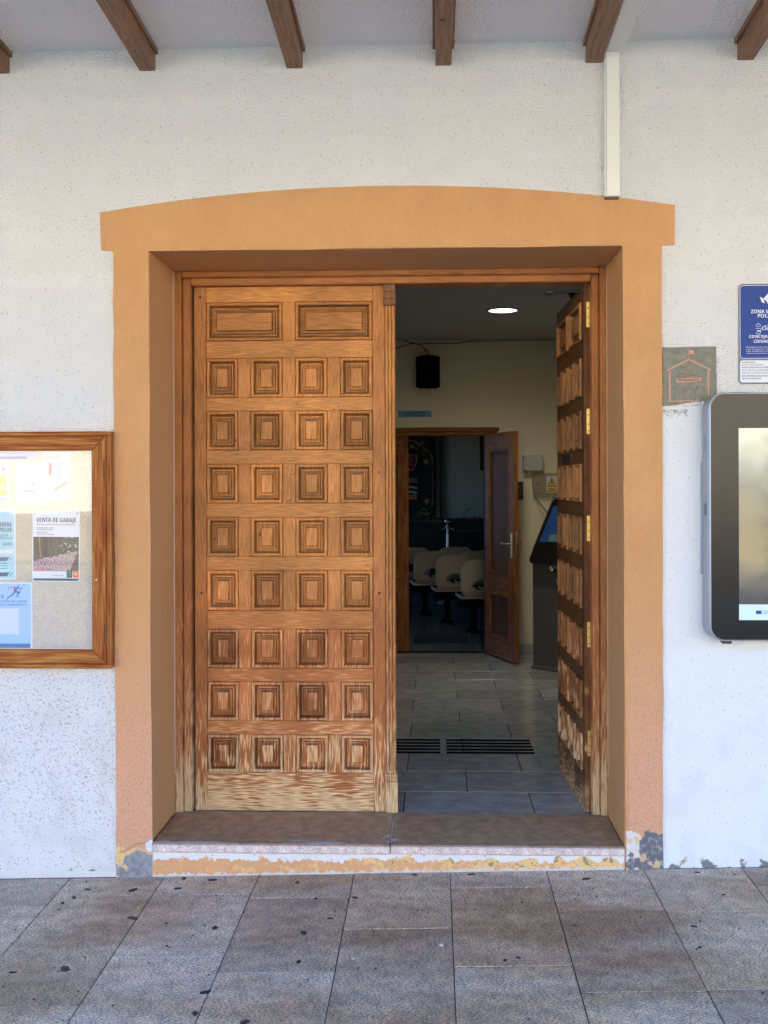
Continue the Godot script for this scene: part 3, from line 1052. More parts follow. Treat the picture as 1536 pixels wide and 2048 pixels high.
func double_door() -> void:
	var d := thing("double_door", "old panelled wooden double door, left leaf shut and right leaf standing open, paint worn pale at its foot", "door")
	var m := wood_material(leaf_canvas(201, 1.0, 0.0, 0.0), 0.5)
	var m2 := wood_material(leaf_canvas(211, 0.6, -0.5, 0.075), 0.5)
	var edge := wood(false, lin(0.33, 0.15, 0.06), 0.4)
	# the frame: two stepped jambs and a head
	var jc := wood_canvas(96, 1312, 0.0, 1.0, 231)
	jc.contrast = 0.6
	wood_paint(jc, 0, 0, 96, 1312, false, 0.09, 0.96, -1.0, -0.6)
	var jm := wood_material(jc, 0.5)
	var hc := wood_canvas(1024, 64, 0.9, 1.0, 241)
	hc.contrast = 0.5
	wood_paint(hc, 0, 0, 1024, 64, true, 0.0, 1.02, -1.0, -0.7)
	var hm := wood_material(hc, 0.4)
	var ju := func(p: Vector3) -> Vector2: return Vector2(fposmod(p.x + 1.2, 1.88) / 0.12, 1.0 - (p.y - 0.1) / 2.5)
	var hu := func(p: Vector3) -> Vector2: return Vector2((p.x + 1.2) / 2.0, (2.6 - p.y) / 0.12)
	for s in [[-1.1815, -1.1465, -1.1455, -1.108], [0.745, 0.7755, 0.709, 0.744]]:
		var j := bx(d, "jamb", Vector3(s[0], 0.112, -0.565), Vector3(s[1], 2.5865, -0.422), jm, 0.006, ju)
		bx(j, "rebate", Vector3(s[2], 0.118, -0.5645), Vector3(s[3], 2.5575, -0.436), jm, 0.007, ju)
	var hd := bx(d, "frame_head", Vector3(-1.146, 2.5585, -0.5655), Vector3(0.7445, 2.5868, -0.4225), hm, 0.006, hu)
	bx(hd, "rebate", Vector3(-1.1075, 2.524, -0.564), Vector3(0.7085, 2.558, -0.4365), hm, 0.006, hu)
	# mastic along the plaster
	bx(d, "mastic", Vector3(-1.1835, 0.3, -0.424), Vector3(-1.1775, 2.585, -0.418), mat(lin(0.55, 0.42, 0.28), 0.8))
	bx(d, "mastic", Vector3(0.7725, 0.3, -0.424), Vector3(0.7775, 2.585, -0.418), mat(lin(0.55, 0.42, 0.28), 0.8))

	# left leaf, shut
	var left := make_leaf(d, m, edge, false)
	left.position = Vector3(-1.1, 0.118, -0.48)
	left.set_meta("label", "left door leaf, shut")
	var uv := func(p: Vector3) -> Vector2: return Vector2(p.x / 0.94, 1.0 - p.y / LH)
	var ac := wood_canvas(64, 1312, 0.0, 1.0, 251)
	wood_paint(ac, 0, 0, 64, 1312, false, 0.13, 0.98)
	var am := wood_material(ac, 0.55)
	var au := func(p: Vector3) -> Vector2: return Vector2((p.x - 0.87) / 0.07, 1.0 - p.y / LH)
	var ab := MB.new(au)
	ab.box(Vector3(0.8795, 0.18, -0.04), Vector3(0.924, 2.33, 0.004), 0.002)
	for k in 3:
		ab.box(Vector3(0.8805 + k * 0.0148, 0.18, 0.0), Vector3(0.8930 + k * 0.0148, 2.33, [0.014, 0.018, 0.013][k]), 0.003)
	put(left, "cover_strip", ab.mesh(), am)
	var cap := MB.new(au)
	cap.box(Vector3(0.8735, 2.372, -0.01), Vector3(0.9265, 2.405, 0.026), 0.002)
	cap.box(Vector3(0.8760, 2.362, -0.01), Vector3(0.9245, 2.3715, 0.020), 0.001)
	cap.box(Vector3(0.8725, 2.338, -0.01), Vector3(0.9285, 2.3615, 0.034), 0.006)
	cap.box(Vector3(0.8735, 2.310, -0.01), Vector3(0.9275, 2.3375, 0.030), 0.003)
	put(left, "capital", cap.mesh(), wood(false, lin(0.40, 0.25, 0.14), 0.6))
	var base := MB.new(au)
	base.box(Vector3(0.8775, 0.002, -0.01), Vector3(0.9315, 0.146, 0.030), 0.003)
	base.box(Vector3(0.8795, 0.1465, -0.01), Vector3(0.9295, 0.1525, 0.022), 0.001)
	base.box(Vector3(0.8775, 0.153, -0.01), Vector3(0.9315, 0.163, 0.032), 0.004)
	base.box(Vector3(0.8795, 0.1635, -0.01), Vector3(0.9295, 0.1695, 0.022), 0.001)
	base.box(Vector3(0.8775, 0.170, -0.01), Vector3(0.9305, 0.181, 0.030), 0.004)
	base.box(Vector3(0.8805, 0.1815, -0.01), Vector3(0.9275, 0.192, 0.022), 0.005)
	put(left, "plinth_block", base.mesh(), am)
	for q in [[0.028, 2.36], [0.03, 1.0], [0.85, 1.0]]:
		var pb := MB.new()
		pb.lathe(Vector3(q[0], q[1], 0.0), Vector3.BACK, [Vector2(0.006, -0.001), Vector2(0.006, 0.0008), Vector2(0, 0.001)], 10)
		put(left, "peg", pb.mesh(), mat(lin(0.12, 0.06, 0.03), 0.6))

	# right leaf, swung into the hall
	var right := make_leaf(d, m2, edge, true)
	right.set_meta("label", "right door leaf, swung open into the hall")
	var ax := Vector3(0.028, 0, 0.9996).normalized()
	right.transform = Transform3D(Basis(ax, Vector3.UP, ax.cross(Vector3.UP)), Vector3(0.682, 0.118, -0.502) - ax * LW)
	var brass := mat(lin(0.72, 0.50, 0.16), 0.32, 0.9)
	for y in [2.266, 1.78, 1.293, 0.81, 0.315]:
		var h := bx(right, "hinge", Vector3(LW - 0.0005, y - 0.058, -0.034), Vector3(LW + 0.0025, y + 0.058, -0.013), brass, 0.001)
		h.set_meta("label", "brass hinge plate")
		for k in [-0.042, -0.012, 0.03]:
			var sc := MB.new()
			sc.lathe(Vector3(LW + 0.0024, y + k, -0.021), Vector3.RIGHT, [Vector2(0.0034, 0.0), Vector2(0.003, 0.0006), Vector2(0, 0.0006)], 8)
			put(h, "screw", sc.mesh(), mat(lin(0.06, 0.045, 0.03), 0.5, 0.5))
	# its rounded closing edge by the hinges, letter slot and lever handle
	var slot := bx(right, "letter_slot", Vector3(0.22, 1.60, -0.004), Vector3(0.50, 1.646, 0.004), mat(lin(0.02, 0.02, 0.022), 0.4), 0.003)
	slot.set_meta("label", "black letter slot")
	var lv := MB.new()
	lv.lathe(Vector3(0.03, 1.055, 0.0), Vector3.BACK, [Vector2(0.018, 0.0), Vector2(0.018, 0.006), Vector2(0.008, 0.008), Vector2(0.008, 0.045), Vector2(0, 0.045)], 12)
	lv.tube([Vector3(0.03, 1.055, 0.042), Vector3(0.07, 1.054, 0.05), Vector3(0.13, 1.05, 0.048)], 0.0075, 8)
	put(right, "lever_handle", lv.mesh(), mat(lin(0.75, 0.68, 0.5), 0.25, 1.0))
	var cl := MB.new()
	cl.lathe(Vector3(0.03, 0.98, 0.0), Vector3.BACK, [Vector2(0.016, 0.0), Vector2(0.016, 0.008), Vector2(0, 0.009)], 12)
	put(right, "lock_cylinder", cl.mesh(), mat(lin(0.75, 0.6, 0.3), 0.3, 1.0))
	# the closer's arm under the head
	var arm := MB.new()
	arm.tube([Vector3(0.54, 2.505, -0.62), Vector3(0.69, 2.508, -0.60)], 0.006, 6)
	arm.box(Vector3(0.52, 2.498, -0.64), Vector3(0.56, 2.516, -0.60), 0.003)
	put(d, "closer_arm", arm.mesh(), mat(lin(0.015, 0.015, 0.016), 0.4))

# ------------------------------------------------------------------ hall
const FY := 0.115
func marble(s: int, tint: Color) -> Array:
	var n := 512
	var a := tile_stretched(n, n, 7, 1, 0.035, s, 4)
	var b := tile(n, n, 0.012, s + 1, 4)
	var e := tile_stretched(n, n, 9, 1, 0.02, s + 2, 3)
	var d := PackedByteArray()
	d.resize(n * n * 3)
	for i in n * n:
		var v := absf(e[i] / 255.0 - 0.5)
		var k: float = 0.82 + (a[i] / 255.0 - 0.5) * 0.06 + (b[i] / 255.0 - 0.5) * 0.16 - 0.13 * smoothstep(0.022, 0.0, v)
		d[i * 3] = int(clampf(194 * k, 0, 255))
		d[i * 3 + 1] = int(clampf(201 * k, 0, 255))
		d[i * 3 + 2] = int(clampf(203 * k, 0, 255))
	var tex := ImageTexture.create_from_image(Image.create_from_data(n, n, false, Image.FORMAT_RGB8, d))
	var out := []
	for k in 4:
		var m := StandardMaterial3D.new()
		var v: float = [1.0, 0.91, 0.96, 1.04][k]
		m.albedo_color = Color(tint.r * v, tint.g * v, tint.b * v)
		m.albedo_texture = tex
		m.roughness = 0.16
		out.append(m)
	return out

func hall() -> void:
	var fl := bx(self, "hall_floor", Vector3(-3.0, -0.25, -5.6), Vector3(1.7, FY - 0.004, -0.4455), matt(lin(0.02, 0.02, 0.02)))
	tag(fl, "grey marble tile floor of the hall", "", "", "structure")
	var ms := marble(301, Color(1.0, 1.0, 1.0))
	var z := -0.447
	var row := 0
	while z > -5.44:
		var z1 := maxf(z - 0.4, -5.449)
		var x: float = -0.145 - 0.6 * 4 + (0.305 if row % 2 == 1 else 0.0)
		while x < 1.6:
			var o := Vector2(rng.randf() * 7, rng.randf() * 7)
			var turn := rng.randf_range(-0.25, 0.1)
			var uv := func(p: Vector3) -> Vector2: return (Vector2(p.x, p.z) / 0.9).rotated(turn) + o
			var hi := minf(x + 0.6, 1.65)
			bx(fl, "floor_tile", Vector3(x + 0.0022, FY - 0.02, z1 + 0.003), Vector3(hi - 0.0022, FY + 0.0, z - 0.003), ms[rng.randi() % 4], 0.001, uv)
			x += 0.6
		z = z1
		row += 1
	var cream := plaster(lin(0.74, 0.66, 0.48), 0.05, 0.9, grey_tex(tile(256, 256, 0.06, 311, 2), 256, 256))
	var ceil_m := mat(lin(0.42, 0.43, 0.42), 0.9)
	var ce := bx(self, "hall_ceiling", Vector3(-3.0, 2.92, -5.6), Vector3(1.7, 3.05, -0.57), ceil_m)
	tag(ce, "pale ceiling of the hall", "", "", "structure")
	# the wall over the door frame inside
	var back := thing("hall_back_wall", "cream wall at the far end of the hall, pierced by the inner doorway", "wall")
	bx(back, "wall_panel", Vector3(-3.0, -0.25, -5.6), Vector3(-0.655, 2.92, -5.45), cream)
	bx(back, "wall_panel", Vector3(0.505, -0.25, -5.6), Vector3(1.7, 2.92, -5.45), cream)
	bx(back, "wall_panel", Vector3(-0.655, 2.10, -5.6), Vector3(0.505, 2.92, -5.45), cream)
	var sk := mat(lin(0.36, 0.36, 0.35), 0.3)
	bx(back, "skirting", Vector3(0.585, FY, -5.4498), Vector3(1.45, FY + 0.085, -5.435), sk, 0.003)
	bx(back, "skirting", Vector3(-2.85, FY, -5.4498), Vector3(-0.735, FY + 0.085, -5.435), sk, 0.003)
	var rw := bx(self, "hall_side_wall", Vector3(1.55, -0.25, -5.45), Vector3(1.7, 2.92, -0.43), cream)
	tag(rw, "cream wall along the right side of the hall behind the open door leaf", "wall")
	var lw := bx(self, "hall_side_wall_001", Vector3(-3.0, -0.25, -5.45), Vector3(-2.85, 2.92, -0.43), cream)
	tag(lw, "cream wall along the left side of the hall behind the shut door leaf", "wall")
	var inner := thing("hall_front_wall", "inner face of the facade round the double door inside the hall", "wall")
	bx(inner, "wall_panel", Vector3(-3.0, -0.25, -0.58), Vector3(-1.19, 2.92, -0.4301), cream)
	bx(inner, "wall_panel", Vector3(0.785, -0.25, -0.58), Vector3(1.7, 2.92, -0.4301), cream)
	bx(inner, "wall_panel", Vector3(-1.19, 2.60, -0.58), Vector3(0.785, 2.92, -0.4301), cream)
	bx(inner, "roof_slab", Vector3(-4.6, 3.3, -13.7), Vector3(8.7, 3.5999, -0.4301), cream)

	# the inner doorway: frame, shut left leaf, open right leaf
	var dw := thing("inner_door", "brown varnished inner double door to the assembly room, right leaf ajar into the hall", "door")
	var v := wood(false, lin(0.37, 0.185, 0.055), 0.35)
	var hz := wood(true, lin(0.37, 0.185, 0.055), 0.35)
	bx(dw, "jamb", Vector3(-0.66, FY, -5.6), Vector3(-0.605, 2.098, -5.425), v, 0.003)
	bx(dw, "jamb", Vector3(0.45, FY, -5.6), Vector3(0.507, 2.098, -5.425), v, 0.003)
	var hd := bx(dw, "head", Vector3(-0.605, 2.065, -5.6), Vector3(0.45, 2.0985, -5.425), hz, 0.003)
	var ar := MB.new()
	ar.box(Vector3(-0.735, 2.099, -5.449), Vector3(0.582, 2.135, -5.40), 0.004)
	ar.box(Vector3(-0.72, 2.078, -5.449), Vector3(0.567, 2.0985, -5.418), 0.003)
	put(hd, "architrave", ar.mesh(), hz)
	for s in [[-0.73, -0.655], [0.505, 0.577]]:
		bx(dw, "architrave", Vector3(s[0], FY, -5.449), Vector3(s[1], 2.078, -5.42), v, 0.004)
	var lf := inner_leaf(dw, 0.375, v, hz)
	lf.position = Vector3(-0.604, FY + 0.008, -5.47)
	lf.set_meta("label", "shut left leaf")
	var rf := inner_leaf(dw, 0.66, v, hz)
	rf.set_meta("label", "right leaf ajar towards the hall")
	# its hinge at the right jamb, its free edge towards the camera; the panelled face seen from the opening
	var axx := Vector3(0.215, 0, 0.625).normalized()
	rf.transform = Transform3D(Basis(axx, Vector3.UP, axx.cross(Vector3.UP)), Vector3(0.452, FY + 0.010, -5.40))
	var brass := mat(lin(0.62, 0.47, 0.22), 0.3, 0.9)
	for s in [[0.0, 0.004], [-0.044, -0.040]]:
		var pl := bx(rf, "handle_plate", Vector3(0.595, 0.88, s[0]), Vector3(0.635, 1.09, s[1] + 0.002), brass, 0.002)
		var zz: float = 0.05 if s[0] == 0.0 else -0.09
		var lv := MB.new()
		lv.tube([Vector3(0.615, 1.0, s[0]), Vector3(0.615, 1.0, zz), Vector3(0.60, 1.0, zz + signf(zz) * 0.006), Vector3(0.50, 1.0, zz + signf(zz) * 0.004)], 0.008, 8)
		put(pl, "lever", lv.mesh(), brass)
	bx(rf, "lock_plate", Vector3(0.6595, 0.90, -0.032), Vector3(0.662, 1.10, -0.010), brass, 0.0008)

func inner_leaf(parent: Node3D, w: float, v: Material, h: Material) -> MeshInstance3D:
	var leaf := bx(parent, "door_leaf", Vector3(0.06, 0.1, -0.030), Vector3(w - 0.06, 1.86, -0.014), wood(false, lin(0.20, 0.10, 0.035), 0.4))
	var s := minf(0.10, w * 0.2)
	for q in [[0.0, s], [w - s, w]]:
		bx(leaf, "stile", Vector3(q[0], 0, -0.040), Vector3(q[1], 1.945, 0), v, 0.003)
	for q in [[0.0, 0.17], [0.56, 0.72], [1.80, 1.945]]:
		bx(leaf, "rail", Vector3(s, q[0], -0.0395), Vector3(w - s, q[1], -0.0005), h, 0.003)
	for q in [[0.17, 0.56], [0.72, 1.80]]:
		var b := MB.new()
		b.box(Vector3(s, q[0], -0.020), Vector3(s + 0.022, q[1], 0.004), 0.004)
		b.box(Vector3(w - s - 0.022, q[0], -0.020), Vector3(w - s, q[1], 0.004), 0.004)
		b.box(Vector3(s + 0.0222, q[0], -0.020), Vector3(w - s - 0.0222, q[0] + 0.022, 0.0038), 0.004)
		b.box(Vector3(s + 0.0222, q[1] - 0.022, -0.020), Vector3(w - s - 0.0222, q[1], 0.0038), 0.004)
		put(leaf, "panel_moulding", b.mesh(), v)
	return leaf

# ------------------------------------------------------------------ assembly room
func salon() -> void:
	var fl := bx(self, "assembly_room_floor", Vector3(-4.5, -0.25, -13.0), Vector3(4.5, FY - 0.001, -5.6005), marble(331, Color(0.7, 0.72, 0.74))[0], 0.0, func(p: Vector3) -> Vector2: return Vector2(p.x, p.z) / 0.9)
	tag(fl, "dim grey marble floor of the assembly room", "", "", "structure")
	var ce := bx(self, "assembly_room_ceiling", Vector3(-4.5, 2.92, -13.0), Vector3(4.5, 3.05, -5.6005), mat(lin(0.5, 0.5, 0.48), 0.9))
	tag(ce, "ceiling of the assembly room", "", "", "structure")
	var teal := mat(lin(0.46, 0.50, 0.43), 0.9)
	var w := bx(self, "assembly_room_wall", Vector3(-4.5, -0.25, -13.1), Vector3(4.5, 2.92, -12.9), teal)
	tag(w, "dim grey green wall at the far end of the assembly room", "wall")
	var e := bx(self, "assembly_room_wall_001", Vector3(4.5, -0.25, -13.1), Vector3(4.6, 2.92, -5.6005), teal)
	tag(e, "side wall of the assembly room out of sight to the right", "wall")
	var lw := thing("assembly_room_wall_002", "side wall of the assembly room out of sight to the left, with an added daylight opening", "wall")  # the opening is added so that daylight reaches the room
	bx(lw, "wall_panel", Vector3(-4.5999, -0.25, -13.1), Vector3(-4.5, 1.0, -5.6005), teal)
	bx(lw, "wall_panel", Vector3(-4.5999, 2.3, -13.1), Vector3(-4.5, 2.92, -5.6005), teal)
	bx(lw, "wall_panel", Vector3(-4.5999, 1.0, -13.1), Vector3(-4.5, 2.3, -11.8), teal)
	bx(lw, "wall_panel", Vector3(-4.5999, 1.0, -8.4), Vector3(-4.5, 2.3, -5.6005), teal)
	var f := thing("assembly_room_front_wall", "rear face of the hall's back wall inside the assembly room", "wall")
	bx(f, "wall_panel", Vector3(-4.5, -0.25, -5.65), Vector3(-0.66, 2.92, -5.6006), teal)
	bx(f, "wall_panel", Vector3(0.51, -0.25, -5.65), Vector3(4.5, 2.92, -5.6006), teal)
	bx(f, "wall_panel", Vector3(-0.66, 2.1, -5.65), Vector3(0.51, 2.92, -5.6006), teal)

# ------------------------------------------------------------------ across the plaza
func plaza() -> void:
	var lawn := bx(self, "lawn", Vector3(-60, -0.5, 17), Vector3(60, -0.17, 26.6), mat(lin(0.20, 0.19, 0.075), 0.95))
	tag(lawn, "dry lawn before the building across the plaza", "", "", "structure")
	var hedge := thing("clipped_hedge", "low clipped olive green hedge along the lawn across the plaza", "hedge", Vector3(0, -0.2, 21.5))
	var hb := MB.new()
	for k in 60:
		hb.box(Vector3(-30 + k, 0, -0.6 + rng.randf_range(-0.1, 0.1)), Vector3(-29 + k, 1.2 + rng.randf_range(-0.08, 0.1), 0.6), 0.15)
	put(hedge, "foliage", hb.mesh(), mat(lin(0.21, 0.17, 0.08), 0.95))
	var b := thing("opposite_building", "sunlit cream two-storey building across the plaza behind the viewer", "building", Vector3(0, -0.2, 27))
	var wall := mat(lin(0.83, 0.76, 0.61), 0.9)
	bx(b, "wall", Vector3(-30, 0, 0), Vector3(30, 8.2, 9), wall)
	bx(b, "roof", Vector3(-30.4, 8.2, -0.4), Vector3(30.4, 8.55, 9.4), mat(lin(0.36, 0.16, 0.09), 0.9))
	for k in 11:
		for y in [1.2, 4.9]:
			var x := -24.0 + k * 4.6
			if (x > -15.0 and x < -7.0) or (x > 5.5 and x < 11.0):
				continue
			var w := bx(b, "window", Vector3(x, y, -0.06), Vector3(x + 1.2, y + 1.6, -0.002), mat(lin(0.5, 0.4, 0.28), 0.6), 0.02)
			bx(w, "pane", Vector3(x + 0.1, y + 0.1, -0.065), Vector3(x + 1.1, y + 1.5, -0.0605), mat(lin(0.03, 0.035, 0.04), 0.08))

# ------------------------------------------------------------------ notice board
func notice_board() -> void:
	var nb := thing("notice_board", "glazed wooden notice board hung on the white wall left of the door", "notice board", Vector3(0, 0, 0))
	var v := wood(false, lin(0.56, 0.26, 0.075), 0.4)
	var h := wood(true, lin(0.56, 0.26, 0.075), 0.4)
	var x0 := -2.62
	var x1 := -1.331
	var y0 := 0.855
	var y1 := 1.836
	bx(nb, "casing", Vector3(x0, y1 - 0.018, 0.0015), Vector3(x1, y1, 0.055), h, 0.003)
	bx(nb, "casing", Vector3(x0, y0, 0.0015), Vector3(x1, y0 + 0.019, 0.055), h, 0.003)
	bx(nb, "casing", Vector3(x1 - 0.021, y0 + 0.0192, 0.0015), Vector3(x1, y1 - 0.0182, 0.055), v, 0.003)
	bx(nb, "casing", Vector3(x0, y0 + 0.0192, 0.0015), Vector3(x0 + 0.021, y1 - 0.0182, 0.055), v, 0.003)
	var cork_n := 512
	var ca := tile(cork_n, cork_n, 0.11, 401, 3)
	var cb := tile(cork_n, cork_n, 0.02, 402, 3)
	var cd := PackedByteArray()
	cd.resize(cork_n * cork_n * 3)
	for i in cork_n * cork_n:
		var k: float = 0.97 + (ca[i] / 255.0 - 0.5) * 0.22 + (cb[i] / 255.0 - 0.5) * 0.08
		if ca[i] < 48:
			k *= 0.8
		cd[i * 3] = int(clampf(206 * k, 0, 255))
		cd[i * 3 + 1] = int(clampf(192 * k, 0, 255))
		cd[i * 3 + 2] = int(clampf(168 * k, 0, 255))
	var cork := StandardMaterial3D.new()
	cork.albedo_texture = ImageTexture.create_from_image(Image.create_from_data(cork_n, cork_n, false, Image.FORMAT_RGB8, cd))
	cork.roughness = 0.9
	cork.uv1_triplanar = true
	cork.uv1_world_triplanar = true
	cork.uv1_scale = Vector3.ONE / 0.4
	bx(nb, "cork_panel", Vector3(x0 + 0.021, y0 + 0.019, 0.0015), Vector3(x1 - 0.021, y1 - 0.018, 0.012), cork)
	# the hinged glazed door, its corners mitred
	var fx0 := x0 + 0.0225
	var fx1 := x1 - 0.0225
	var fy0 := y0 + 0.0205
	var fy1 := y1 - 0.0195
	var wd := 0.059
	var zb := 0.036
	var zf := 0.060
	for side in 4:
		var o: PackedVector2Array
		var g := 0.0006
		match side:
			0: o = PackedVector2Array([Vector2(fx0, fy1), Vector2(fx1 - g, fy1), Vector2(fx1 - wd - g, fy1 - wd), Vector2(fx0 + wd, fy1 - wd)])
			1: o = PackedVector2Array([Vector2(fx0, fy0), Vector2(fx1 - g, fy0), Vector2(fx1 - wd - g, fy0 + wd), Vector2(fx0 + wd, fy0 + wd)])
			2: o = PackedVector2Array([Vector2(fx1, fy0 + g), Vector2(fx1, fy1 - g), Vector2(fx1 - wd, fy1 - wd - g), Vector2(fx1 - wd, fy0 + wd + g)])
			3: o = PackedVector2Array([Vector2(fx0, fy0 + g), Vector2(fx0, fy1 - g), Vector2(fx0 + wd, fy1 - wd - g), Vector2(fx0 + wd, fy0 + wd + g)])
		var b := MB.new()
		b.extrude(o, zb, zf, 0.004)
		var m := put(nb, "door_rail" if side < 2 else "door_stile", b.mesh(), h if side < 2 else v)
		if side == 2:
			for yy in [1.68, 1.0]:
				bx(m, "hinge", Vector3(fx1 - 0.008, yy - 0.04, zf - 0.003), Vector3(fx1 - 0.004, yy + 0.04, zf + 0.0015), mat(lin(0.03, 0.02, 0.012), 0.5, 0.4))
			var lk := MB.new()
			lk.lathe(Vector3(fx1 - 0.04, 1.222, zf), Vector3.BACK, [Vector2(0.0045, -0.001), Vector2(0.0045, 0.002), Vector2(0, 0.0025)], 10)
			put(m, "lock", lk.mesh(), mat(lin(0.85, 0.85, 0.83), 0.25, 1.0))
	var bead := MB.new()
	var bd := mat(lin(0.62, 0.58, 0.5), 0.5)
	bead.box(Vector3(fx1 - wd - 0.004, fy0 + wd - 0.004, 0.038), Vector3(fx1 - wd - 0.0005, fy1 - wd, 0.046))
	bead.box(Vector3(fx0 + wd, fy0 + wd + 0.0005, 0.038), Vector3(fx1 - wd - 0.0045, fy0 + wd + 0.004, 0.046))
	put(nb, "glazing_bead", bead.mesh(), bd)
	var glass := StandardMaterial3D.new()
	glass.transparency = BaseMaterial3D.TRANSPARENCY_ALPHA
	glass.albedo_color = Color(1, 1, 1, 0.04)
	glass.roughness = 0.0
	glass.metallic_specular = 0.7
	var gp := MB.new()
	for z in [0.0385, 0.0425]:   # the pane's two faces
		gp.quad(Vector3(fx0 + wd - 0.004, fy0 + wd - 0.004, z), Vector3(fx1 - wd + 0.004, fy0 + wd - 0.004, z), Vector3(fx1 - wd + 0.004, fy1 - wd + 0.004, z), Vector3(fx0 + wd - 0.004, fy1 - wd + 0.004, z))
	put(nb, "glass_pane", gp.mesh(), glass)

	# what is pinned up inside
	var paper := mat(lin(0.78, 0.79, 0.84), 0.6)
	var ink := mat(lin(0.03, 0.03, 0.04), 0.7)
	var grey := mat(lin(0.22, 0.22, 0.26), 0.7)
	# the garage sale sheet
	var g := thing("poster", "white garage sale poster with a clothes stall photo, rightmost in the notice board", "poster", Vector3(-1.678, 1.213, 0.0125), "notices pinned in the board")
	bx(g, "sheet", Vector3(0, 0, 0), Vector3(0.2, 0.292, 0.0012), paper)
	text(g, "VENTA DE GARAJE", Vector3(0.016, 0.243, 0.0013), 0.0175, ink, 0.168, 0, true)
	text(g, "ROPA, LIBROS, MUEBLES, JUGUETES, ELECTRODOMÉSTICOS", Vector3(0.016, 0.2345, 0.0013), 0.004, ink, 0.164)
	for k in 4:
		bx(g, "print_line", Vector3(0.018, 0.222 - k * 0.0075 - (0.004 if k > 1 else 0.0), 0.0012), Vector3(0.018 + [0.07, 0.066, 0.045, 0.075][k], 0.2245 - k * 0.0075 - (0.004 if k > 1 else 0.0), 0.0016), grey)
	var ph := bx(g, "stall_photo", Vector3(0.004, 0.043, 0.0012), Vector3(0.196, 0.186, 0.0017), print_material(stall_print()), 0.0, func(p: Vector3) -> Vector2: return Vector2((p.x - 0.004) / 0.192, (0.186 - p.y) / 0.143))
	ph.set_meta("label", "photo of clothes on racks and tables")
	bx(g, "footer_print", Vector3(0.004, 0.003, 0.0012), Vector3(0.196, 0.0125, 0.0016), mat(lin(0.05, 0.07, 0.05), 0.7))
	bx(g, "green_badge", Vector3(0.145, 0.016, 0.0017), Vector3(0.169, 0.046, 0.0022), mat(lin(0.02, 0.05, 0.035), 0.7))
	var rg := MB.new()
	for k in 3:
		var w0 := TAU * k / 3 + 0.2
		var path := []
		for j in 5:
			var w := w0 + j * 0.4
			path.append(Vector3(0.157 + 0.0075 * cos(w), 0.031 + 0.0075 * sin(w), 0.0024))
		rg.tube(path, 0.0012, 4)
	put(g, "recycling_mark", rg.mesh(), mat(lin(0.25, 0.6, 0.3), 0.6))
	bx(g, "orange_badge", Vector3(0.172, 0.016, 0.0017), Vector3(0.196, 0.046, 0.0022), mat(lin(0.75, 0.12, 0.03), 0.6))
	bx(g, "orange_badge_mark", Vector3(0.178, 0.026, 0.0022), Vector3(0.190, 0.037, 0.0026), mat(lin(0.8, 0.45, 0.1), 0.6))
	text(g, "Ciempozuelos", Vector3(0.084, 0.021, 0.0013), 0.0055, grey, 0.05)
	for x in [0.008, 0.19]:
		pin(g, x, 0.284)
	g.rotation.z = -0.008
	# the race poster, cut by the picture's edge
	var c := thing("poster_001", "pale blue race poster with teal lettering, left of the garage sale poster", "poster", Vector3(-1.957, 1.219, 0.0125), "notices pinned in the board")
	bx(c, "sheet", Vector3(0, 0, 0), Vector3(0.21, 0.298, 0.0012), paper)
	bx(c, "blue_field", Vector3(0.006, 0.007, 0.0012), Vector3(0.204, 0.292, 0.0016), mat(lin(0.42, 0.66, 0.76), 0.6))
	var teal := mat(lin(0.02, 0.30, 0.38), 0.6)
	var slate := mat(lin(0.06, 0.10, 0.16), 0.6)
	text(c, "CARRERA", Vector3(0.120, 0.222, 0.0017), 0.017, slate, 0.075, 0, true)
	text(c, "POPULAR", Vector3(0.120, 0.200, 0.0017), 0.017, slate, 0.075, 0, true)
	text(c, "VILLA DE", Vector3(0.138, 0.181, 0.0017), 0.009, teal, 0.04, 0, true)
	text(c, "CIEMPOZUELOS", Vector3(0.118, 0.169, 0.0017), 0.009, teal, 0.078, 0, true)
	text(c, "26 ABRIL", Vector3(0.156, 0.142, 0.0017), 0.013, teal, 0.042, 0, true)
	for q in [[0.010, 0.155], [0.078, 0.094]]:
		var y: float = q[0] if q[0] > 0.05 else 0.014
		var bb := MB.new()
		bb.extrude(PackedVector2Array([Vector2(0.02, y), Vector2(0.172, y), Vector2(0.184, y + 0.016), Vector2(0.02, y + 0.016)]), 0.0016, 0.002)
		put(c, "dark_band", bb.mesh(), slate)
		var sl := MB.new()
		sl.extrude(PackedVector2Array([Vector2(0.180, y), Vector2(0.186, y), Vector2(0.198, y + 0.016), Vector2(0.192, y + 0.016)]), 0.0016, 0.002)
		put(c, "slash", sl.mesh(), mat(lin(0.05, 0.5, 0.7), 0.6))
	for y in [0.045, 0.056, 0.066]:
		bx(c, "print_line", Vector3(0.10, y, 0.0016), Vector3(0.175, y + 0.003, 0.002), teal)
	bx(c, "pale_bar", Vector3(0.02, 0.108, 0.0016), Vector3(0.2, 0.126, 0.002), mat(lin(0.7, 0.75, 0.72), 0.6))
	pin(c, 0.2, 0.29)
	c.rotation.z = 0.006
	# the runner sheet
	var r := thing("poster_002", "light blue race sign-up sheet with a running figure above a blank white square", "poster", Vector3(-1.89, 0.931, 0.0125), "notices pinned in the board")
	bx(r, "sheet", Vector3(0, 0, 0), Vector3(0.212, 0.277, 0.0012), mat(lin(0.72, 0.78, 0.9), 0.6))
	bx(r, "blue_field", Vector3(0, 0.022, 0.0012), Vector3(0.206, 0.272, 0.0016), mat(lin(0.36, 0.56, 0.85), 0.6))
	bx(r, "blue_band", Vector3(0, 0.002, 0.0012), Vector3(0.204, 0.0215, 0.0017), mat(lin(0.03, 0.13, 0.42), 0.6))
